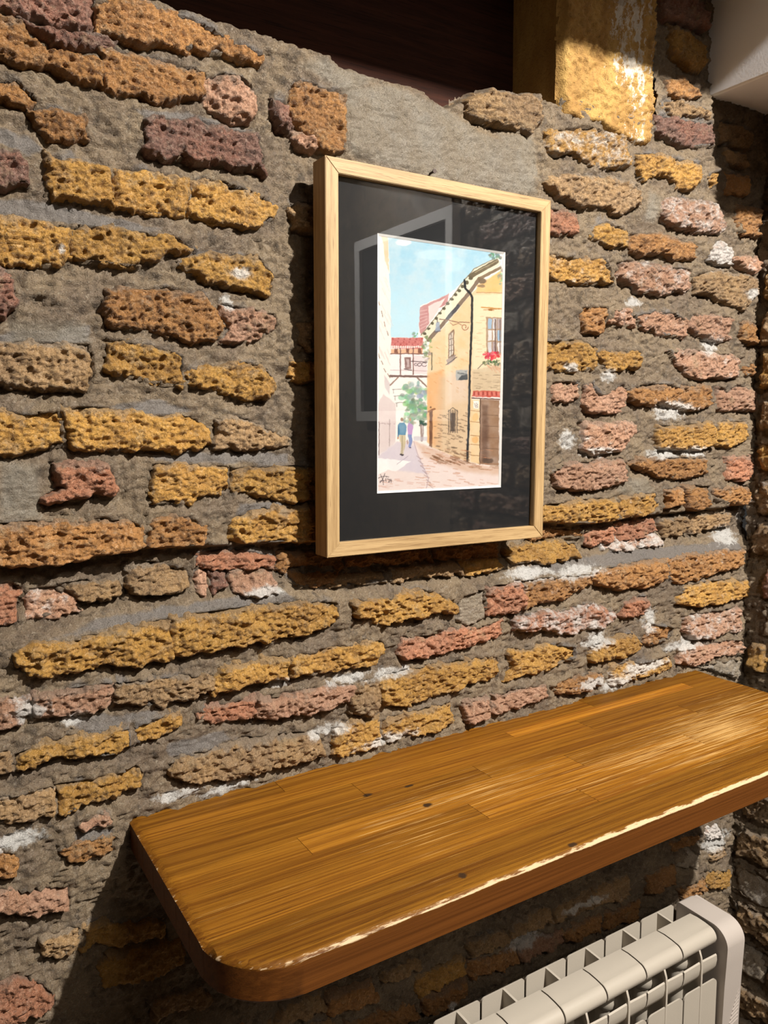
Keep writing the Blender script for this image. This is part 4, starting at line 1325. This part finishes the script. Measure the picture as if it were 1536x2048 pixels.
def stave(xa, xb, ya, yb, tone, seed, gold):
    """a solid stick of the board clipped to the shelf's rounded outline, upper and lower arris rounded where it is the rim"""
    gap = 0.00022
    n_u = max(6, int((xb - xa) / 0.006))
    rows_y = np.linspace(ya + gap, yb - gap, 20)
    xs = np.linspace(xa + gap, xb - gap, n_u)
    X, Y = np.meshgrid(xs, rows_y)
    sd = rrect_sd(X, Y)
    for _ in range(6):                                # push what lies outside back to the outline
        hh = 1e-4
        gx_, gy_ = (rrect_sd(X + hh, Y) - sd) / hh, (rrect_sd(X, Y + hh) - sd) / hh
        ln = np.maximum(np.hypot(gx_, gy_), 1e-6)
        mv = np.where(sd < 0, -sd, 0)
        X, Y = X + gx_ / ln * mv, Y + gy_ / ln * mv
        sd = rrect_sd(X, Y)
    R = 0.0042
    t = np.clip(sd / R, 0, 1)
    drop = R * (1 - np.sqrt(np.clip(1 - (1 - t) ** 2, 0, 1)))
    wob = 0.00035 * fbm(X * 30, Y * 30, seed, 3) * (sd < 0.012)
    seam = 0.00012 * (np.exp(-((Y - ya) / 0.0008) ** 2) + np.exp(-((Y - yb) / 0.0008) ** 2))
    top = SZ - drop + wob - seam
    bot = SZ - ST + drop * 0.8
    nv_, nu_ = X.shape
    n = nv_ * nu_
    V1 = np.stack([X, Y, top], -1).reshape(-1, 3)
    V2 = np.stack([X, Y, bot], -1).reshape(-1, 3)
    q1 = grid_quads(nu_, nv_)
    q2 = q1[:, ::-1] + n
    idx = np.arange(n).reshape(nv_, nu_)
    loop = np.concatenate([idx[0, :], idx[1:, -1], idx[-1, -2::-1], idx[-2:0:-1, 0]])
    m = len(loop)
    kk = np.arange(m)
    k2 = np.roll(kk, -1)
    V3 = V1[loop] - np.array([0, 0, 0.0016])
    r3 = 2 * n
    side_ = np.concatenate([np.stack([loop[k2], loop, r3 + kk, r3 + k2], 1), np.stack([r3 + k2, r3 + kk, loop + n, loop[k2] + n], 1)])
    V = np.concatenate([V1, V2, V3])
    Q = np.concatenate([q1, q2, side_])
    g = np.stack([V[:, 0] + seed * 1.7, V[:, 1] + V[:, 2] * 0.6 + seed * 0.31, V[:, 2]], 1)
    ed = np.clip(1 - np.abs(sd - 0.0010) / 0.0038, 0, 1)  # pale worn arris; towards the left it also paints the edge highlight
    ed = ed * np.where(Y < -0.03, 1.0, 0.15) * (0.85 + 0.30 * sstep(0.0, 0.35, X) * (Y < -0.2))
    ed = ed * np.where(X < SX0 + 0.055, 0.62, 1.0)
    we = np.exp(-((Y + 0.17) / 0.085) ** 2) * (0.35 + 0.65 * sstep(-0.12, 0.15, X)) * (0.75 + 0.5 * vn(X * 8, Y * 16, 3))
    we = np.where(sd < 0.003, -0.4, we) + 0.35 * gold
    st_ = np.zeros(X.shape)
    for cx, cy, rx, ry in SPOT:
        st_ = np.maximum(st_, np.exp(-((X - cx) / rx) ** 2 - ((Y - cy) / ry) ** 2))
    z_ = np.zeros(n + m)
    at = {'grain': g, 'edge_wear_shine': np.concatenate([ed.ravel(), z_]), 'wear': np.concatenate([we.ravel(), z_ - 0.5]),
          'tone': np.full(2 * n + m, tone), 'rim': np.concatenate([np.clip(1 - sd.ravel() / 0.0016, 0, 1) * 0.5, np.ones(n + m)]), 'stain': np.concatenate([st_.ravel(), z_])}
    me = np_mesh('stave', V, Q, True, at)
    me.set_sharp_from_angle(angle=math.radians(42))
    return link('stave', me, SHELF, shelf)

ys = [0.008, -0.031, -0.052, -0.088, -0.124, -0.158, -0.194, -0.228, -SD]
cuts = [[-0.05, 0.42], [0.256, 0.604], [0.02, 0.36], [0.16, 0.52], [-0.08, 0.27], [0.10, 0.44], [0.22, 0.55], []]
rs = random.Random(3)
tones = [[0.95, 1.1, 0.8], [1.25, 1.75, 0.95], [1.05, 1.2, 0.95], [0.95, 1.05, 0.85], [1.1, 1.3, 1.0], [1.0, 1.35, 1.15], [1.1, 1.25, 1.05], [0.82]]
k = 0
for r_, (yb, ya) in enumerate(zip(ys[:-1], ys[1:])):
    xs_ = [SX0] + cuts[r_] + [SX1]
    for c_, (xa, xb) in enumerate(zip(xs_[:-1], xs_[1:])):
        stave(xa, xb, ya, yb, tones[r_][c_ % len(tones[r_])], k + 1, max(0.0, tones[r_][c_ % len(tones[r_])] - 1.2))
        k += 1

# ------------------------------------------------------------------ aluminium radiator
rad = link('radiator', None, None, None, (0.30, -0.07, 0.0))
tag(rad, 'white aluminium column radiator below the shelf against the brick wall', 'radiator')
OX, OY = -0.30, 0.07
PITCH_, CAPZ, HALF = 0.0768, 0.7413, 0.0373
def shift(bm):
    bmesh.ops.translate(bm, verts=bm.verts[:], vec=(OX, OY, 0))
    return bm

def arc(cy, cz, r, a0, a1, n):
    return [(cy + r * math.cos(math.radians(a0 + (a1 - a0) * i / n)), cz + r * math.sin(math.radians(a0 + (a1 - a0) * i / n))) for i in range(n + 1)]

# cap outline (y, z): flat slightly domed top, rounded nose, thin lip below
cap_out = [(-0.062, CAPZ - 0.0005), (-0.075, CAPZ + 0.0003), (-0.088, CAPZ - 0.0004)] + arc(-0.0955, CAPZ - 0.0145, 0.0135, 82, 182, 9) + [(-0.1070, 0.7205), (-0.1035, 0.7175)]
cap_in = [(-0.0985, 0.7185), (-0.1020, 0.7230)] + arc(-0.0955, CAPZ - 0.0145, 0.0095, 178, 84, 7) + [(-0.088, CAPZ - 0.0045), (-0.062, CAPZ - 0.0045)]
louvre = [(-0.1085, 0.7045), (-0.1104, 0.7028), (-0.1108, 0.6940), (-0.1092, 0.6840), (-0.1045, 0.6745), (-0.0960, 0.6690), (-0.0960, 0.6710), (-0.1028, 0.6762), (-0.1066, 0.6850), (-0.1080, 0.6940), (-0.1080, 0.7020)]

def plate(bm, x0, x1, z0, z1, y0, y1, r):
    """upright plate with rounded upper corners"""
    pts = [(x0, z0), (x1, z0)] + [(x1 - r + r * math.cos(t), z1 - r + r * math.sin(t)) for t in [math.pi / 2 * i / 5 for i in range(6)]] + \
          [(x0 + r + r * math.cos(t), z1 - r + r * math.sin(t)) for t in [math.pi / 2 + math.pi / 2 * i / 5 for i in range(6)]]
    a = [bm.verts.new((p[0], y0, p[1])) for p in pts]
    b = [bm.verts.new((p[0], y1, p[1])) for p in pts]
    n = len(pts)
    for i in range(n):
        bm.faces.new((a[i], a[(i + 1) % n], b[(i + 1) % n], b[i]))
    bm.faces.new(a[::-1])
    bm.faces.new(b)
    return a

def make_section():
    bm = bmesh.new()
    web = [(-0.031, CAPZ - 0.003), (-0.070, CAPZ - 0.004), (-0.085, CAPZ - 0.010), (-0.100, 0.727)] + [(-0.1075, 0.7215), (-0.1112, 0.712), (-0.1128, 0.700), (-0.1130, 0.20), (-0.031, 0.20)]
    add_profile(bm, web, -0.0017, 0.0017)
    add_cyl(bm, (0, -0.070, 0.20), (0, -0.070, 0.700), 0.0135, 0.0135, 14)          # water way
    bmesh.ops.create_uvsphere(bm, u_segments=14, v_segments=8, radius=0.0200, matrix=Matrix.Translation((0, -0.070, 0.690)))
    sec = bm_obj('radiator_section', shift(bm), RADIATOR, rad)
    bm = bmesh.new()
    add_profile(bm, cap_out + cap_in, -HALF, HALF)
    es = [e_ for e_ in bm.edges if abs(abs(e_.verts[0].co.x) - HALF) < 1e-5 and abs(abs(e_.verts[1].co.x) - HALF) < 1e-5 and abs(e_.verts[0].co.x - e_.verts[1].co.x) < 1e-5]
    bmesh.ops.bevel(bm, geom=es, offset=0.0006, segments=1, affect='EDGES')
    o = bm_obj('cap', bm, RADIATOR, sec, False, (OX, OY, 0))
    for sgn in (-1, 1):
        bm = bmesh.new()
        xa, xb = sorted((sgn * 0.0017, sgn * HALF))
        add_profile(bm, louvre, xa, xb)
        vs = [v_ for v_ in bm.verts if abs(abs(v_.co.x) - HALF) < 1e-5 and v_.co.z > 0.7]
        for v_ in vs:
            v_.co.z -= 0.0012
            v_.co.x *= 0.985
        bm_obj('louvre', bm, RADIATOR, sec, False, (OX, OY, 0))
    bm = bmesh.new()
    plate(bm, -HALF + 0.0004, HALF - 0.0004, 0.20, 0.6672, -0.1122, -0.1100, 0.009)
    add_profile(bm, [(-0.1102, 0.6600), (-0.1040, 0.6480), (-0.0930, 0.6420), (-0.0930, 0.6400), (-0.1050, 0.6455), (-0.1102, 0.655)], -HALF + 0.001, HALF - 0.001)
    bm_obj('front_plate', bm, RADIATOR, sec, False, (OX, OY, 0))
    bm = bmesh.new()
    plate(bm, -HALF + 0.0006, HALF - 0.0006, 0.20, 0.7385, -0.0322, -0.0300, 0.005)
    bm_obj('rear_plate', bm, RADIATOR, sec, False, (OX, OY, 0))
    bm = bmesh.new()
    add_box(bm, -HALF, HALF, -0.064, -0.0605, 0.69, CAPZ - 0.0045)
    bm_obj('cap_skirt', bm, RADIATOR, sec, False, (OX, OY, 0))
    return sec

def smooth_by_angle(me, ang=40):
    for p in me.polygons:
        p.use_smooth = True
    b = bmesh.new()
    b.from_mesh(me)
    for e_ in b.edges:
        if len(e_.link_faces) != 2 or e_.calc_face_angle(0) > math.radians(ang):
            e_.smooth = False
    b.to_mesh(me)
    b.free()

sec0 = make_section()
for ch in sec0.children:
    smooth_by_angle(ch.data)
smooth_by_angle(sec0.data)
for i in range(8):
    xc = 0.6050 - PITCH_ * (i + 0.5)
    if i == 0:
        sec0.location.x = xc
        continue
    s_ = sec0.copy()
    COL.objects.link(s_)
    s_.location.x = xc
    for ch in sec0.children:
        c_ = ch.copy()
        COL.objects.link(c_)
        c_.parent = s_
        c_.location = ch.location
for o_ in [o_ for o_ in bpy.data.objects if o_.parent and o_.parent.name.startswith('radiator_section')]:
    o_.location = (OX, OY, 0)
# the section's own mesh was already shifted; its children carry the shift as location
# end panel
bm = bmesh.new()
out = [(-0.034, 0.12)] + [(-0.034, 0.736)] + arc(-0.040, 0.738, 0.0065, 20, 90, 4) + [(-0.080, 0.7440)] + arc(-0.0975, 0.7165, 0.0275, 88, 178, 10) + [(-0.1240, 0.690), (-0.1225, 0.655), (-0.1215, 0.60), (-0.1215, 0.12)]
add_profile(bm, out, 0.6075, 0.648)
es = [e_ for e_ in bm.edges if abs(e_.verts[0].co.x - e_.verts[1].co.x) < 1e-6]
es = [e_ for e_ in es if e_.verts[0].co.x > 0.64]
bmesh.ops.bevel(bm, geom=es, offset=0.009, segments=4, profile=0.5, affect='EDGES')
ep = bm_obj('end_panel', shift(bm), PANELP, rad)
ep['label'] = 'pinkish white moulded end panel of the radiator'
smooth_by_angle(ep.data, 35)
for i in range(9):
    bm = bmesh.new()
    z1 = 0.640 - 0.0062 * i
    x0_ = 0.6395 - 0.0022 * i
    pts = [(x0_, z1 - 0.006), (0.6445, z1), (0.6445, z1 - 0.0024), (x0_, z1 - 0.0084)]
    a = [bm.verts.new((p[0], -0.1217 - (0.0008), p[1])) for p in pts]
    b = [bm.verts.new((p[0], -0.118, p[1])) for p in pts]
    for j in range(4):
        bm.faces.new((a[j], a[(j + 1) % 4], b[(j + 1) % 4], b[j]))
    bm.faces.new(a)
    bm.faces.new(b)
    bm_obj('chevron_rib', shift(bm), PANELP, ep)
for xb in (0.0, 0.60):
    bm = bmesh.new()
    add_box(bm, xb - 0.012, xb + 0.012, -0.085, -0.055, 0.0, 0.205, 0.002)
    add_box(bm, xb - 0.025, xb + 0.025, -0.105, -0.040, 0.0, 0.006, 0.001)
    bm_obj('foot', shift(bm), RADIATOR, rad)

# ------------------------------------------------------------------ lamps above the frame: main spotlight, with a side spot and fill panel added
def spotlight(pos, target, watts, cone, label):
    t = link('ceiling_spotlight', None, None, None, pos)
    tag(t, label, 'lamp')
    aim = (Vector(target) - Vector(pos)).normalized()
    rot = aim.to_track_quat('-Z', 'Y').to_euler()
    bm = bmesh.new()
    n = 24
    rings = []
    for z, r in ((-0.004, 0.040), (0.10, 0.040), (0.115, 0.030), (0.115, 0.0005)):
        rings.append([bm.verts.new((r * math.cos(2 * math.pi * i / n), r * math.sin(2 * math.pi * i / n), z)) for i in range(n)])
    for A, B in zip(rings[:-1], rings[1:]):
        for i in range(n):
            bm.faces.new((A[i], A[(i + 1) % n], B[(i + 1) % n], B[i]))
    bm_obj('lamp_can', bm, DARKM, t, True, (0, 0, 0), rot)
    bm = bmesh.new()
    add_cyl(bm, (0, 0, 0.09), (0, 0, 0.12), 0.008)
    add_cyl(bm, (0, 0, 0.114), (0, 0, 0.120), 0.045)
    bm_obj('ceiling_mount', bm, DARKM, t)
    ld = bpy.data.lights.new('spot_light', 'SPOT')
    ld.energy = watts
    ld.color = (1.0, 0.95, 0.88)
    ld.spot_size = math.radians(cone)
    ld.spot_blend = 1.0
    ld.shadow_soft_size = SPOT_RAD
    lo = bpy.data.objects.new('spot_light', ld)
    COL.objects.link(lo)
    lo.parent = t
    lo.rotation_euler = rot
    return t

def add_fill_panel():  # unseen soft fill light added to lift the shade, housing made up
    t = link('fill_panel', None, None, None, PANEL_POS)
    tag(t, 'added square fill light panel under the ceiling, softening the shade', 'lamp')
    bm = bmesh.new()
    add_box(bm, -0.31, 0.31, -0.31, 0.31, 0.012, 0.10, 0.004)
    bm_obj('fill_housing', bm, WHITEF, t)
    ld = bpy.data.lights.new('panel_light', 'AREA')
    ld.shape = 'SQUARE'
    ld.size = 0.58
    ld.energy = PANEL_W
    ld.color = (1.0, 0.90, 0.78)
    lo = bpy.data.objects.new('panel_light', ld)
    COL.objects.link(lo)
    lo.parent = t
    return t

spotlight(SPOT_POS, SPOT_AIM, SPOT_W, 88, 'black can spotlight under the ceiling aimed at the picture wall')
spotlight(SIDE_POS, SIDE_AIM, SIDE_W, 46, 'added black can spotlight brightening the white framed picture and its reflection')  # extra spotlight, added so the mirrored picture shows brighter in the glass
add_fill_panel()
print('tris', sum(sum(len(p.vertices) - 2 for p in o.data.polygons) for o in S.objects if o.type == 'MESH' and len(o.data.polygons) < 50000))
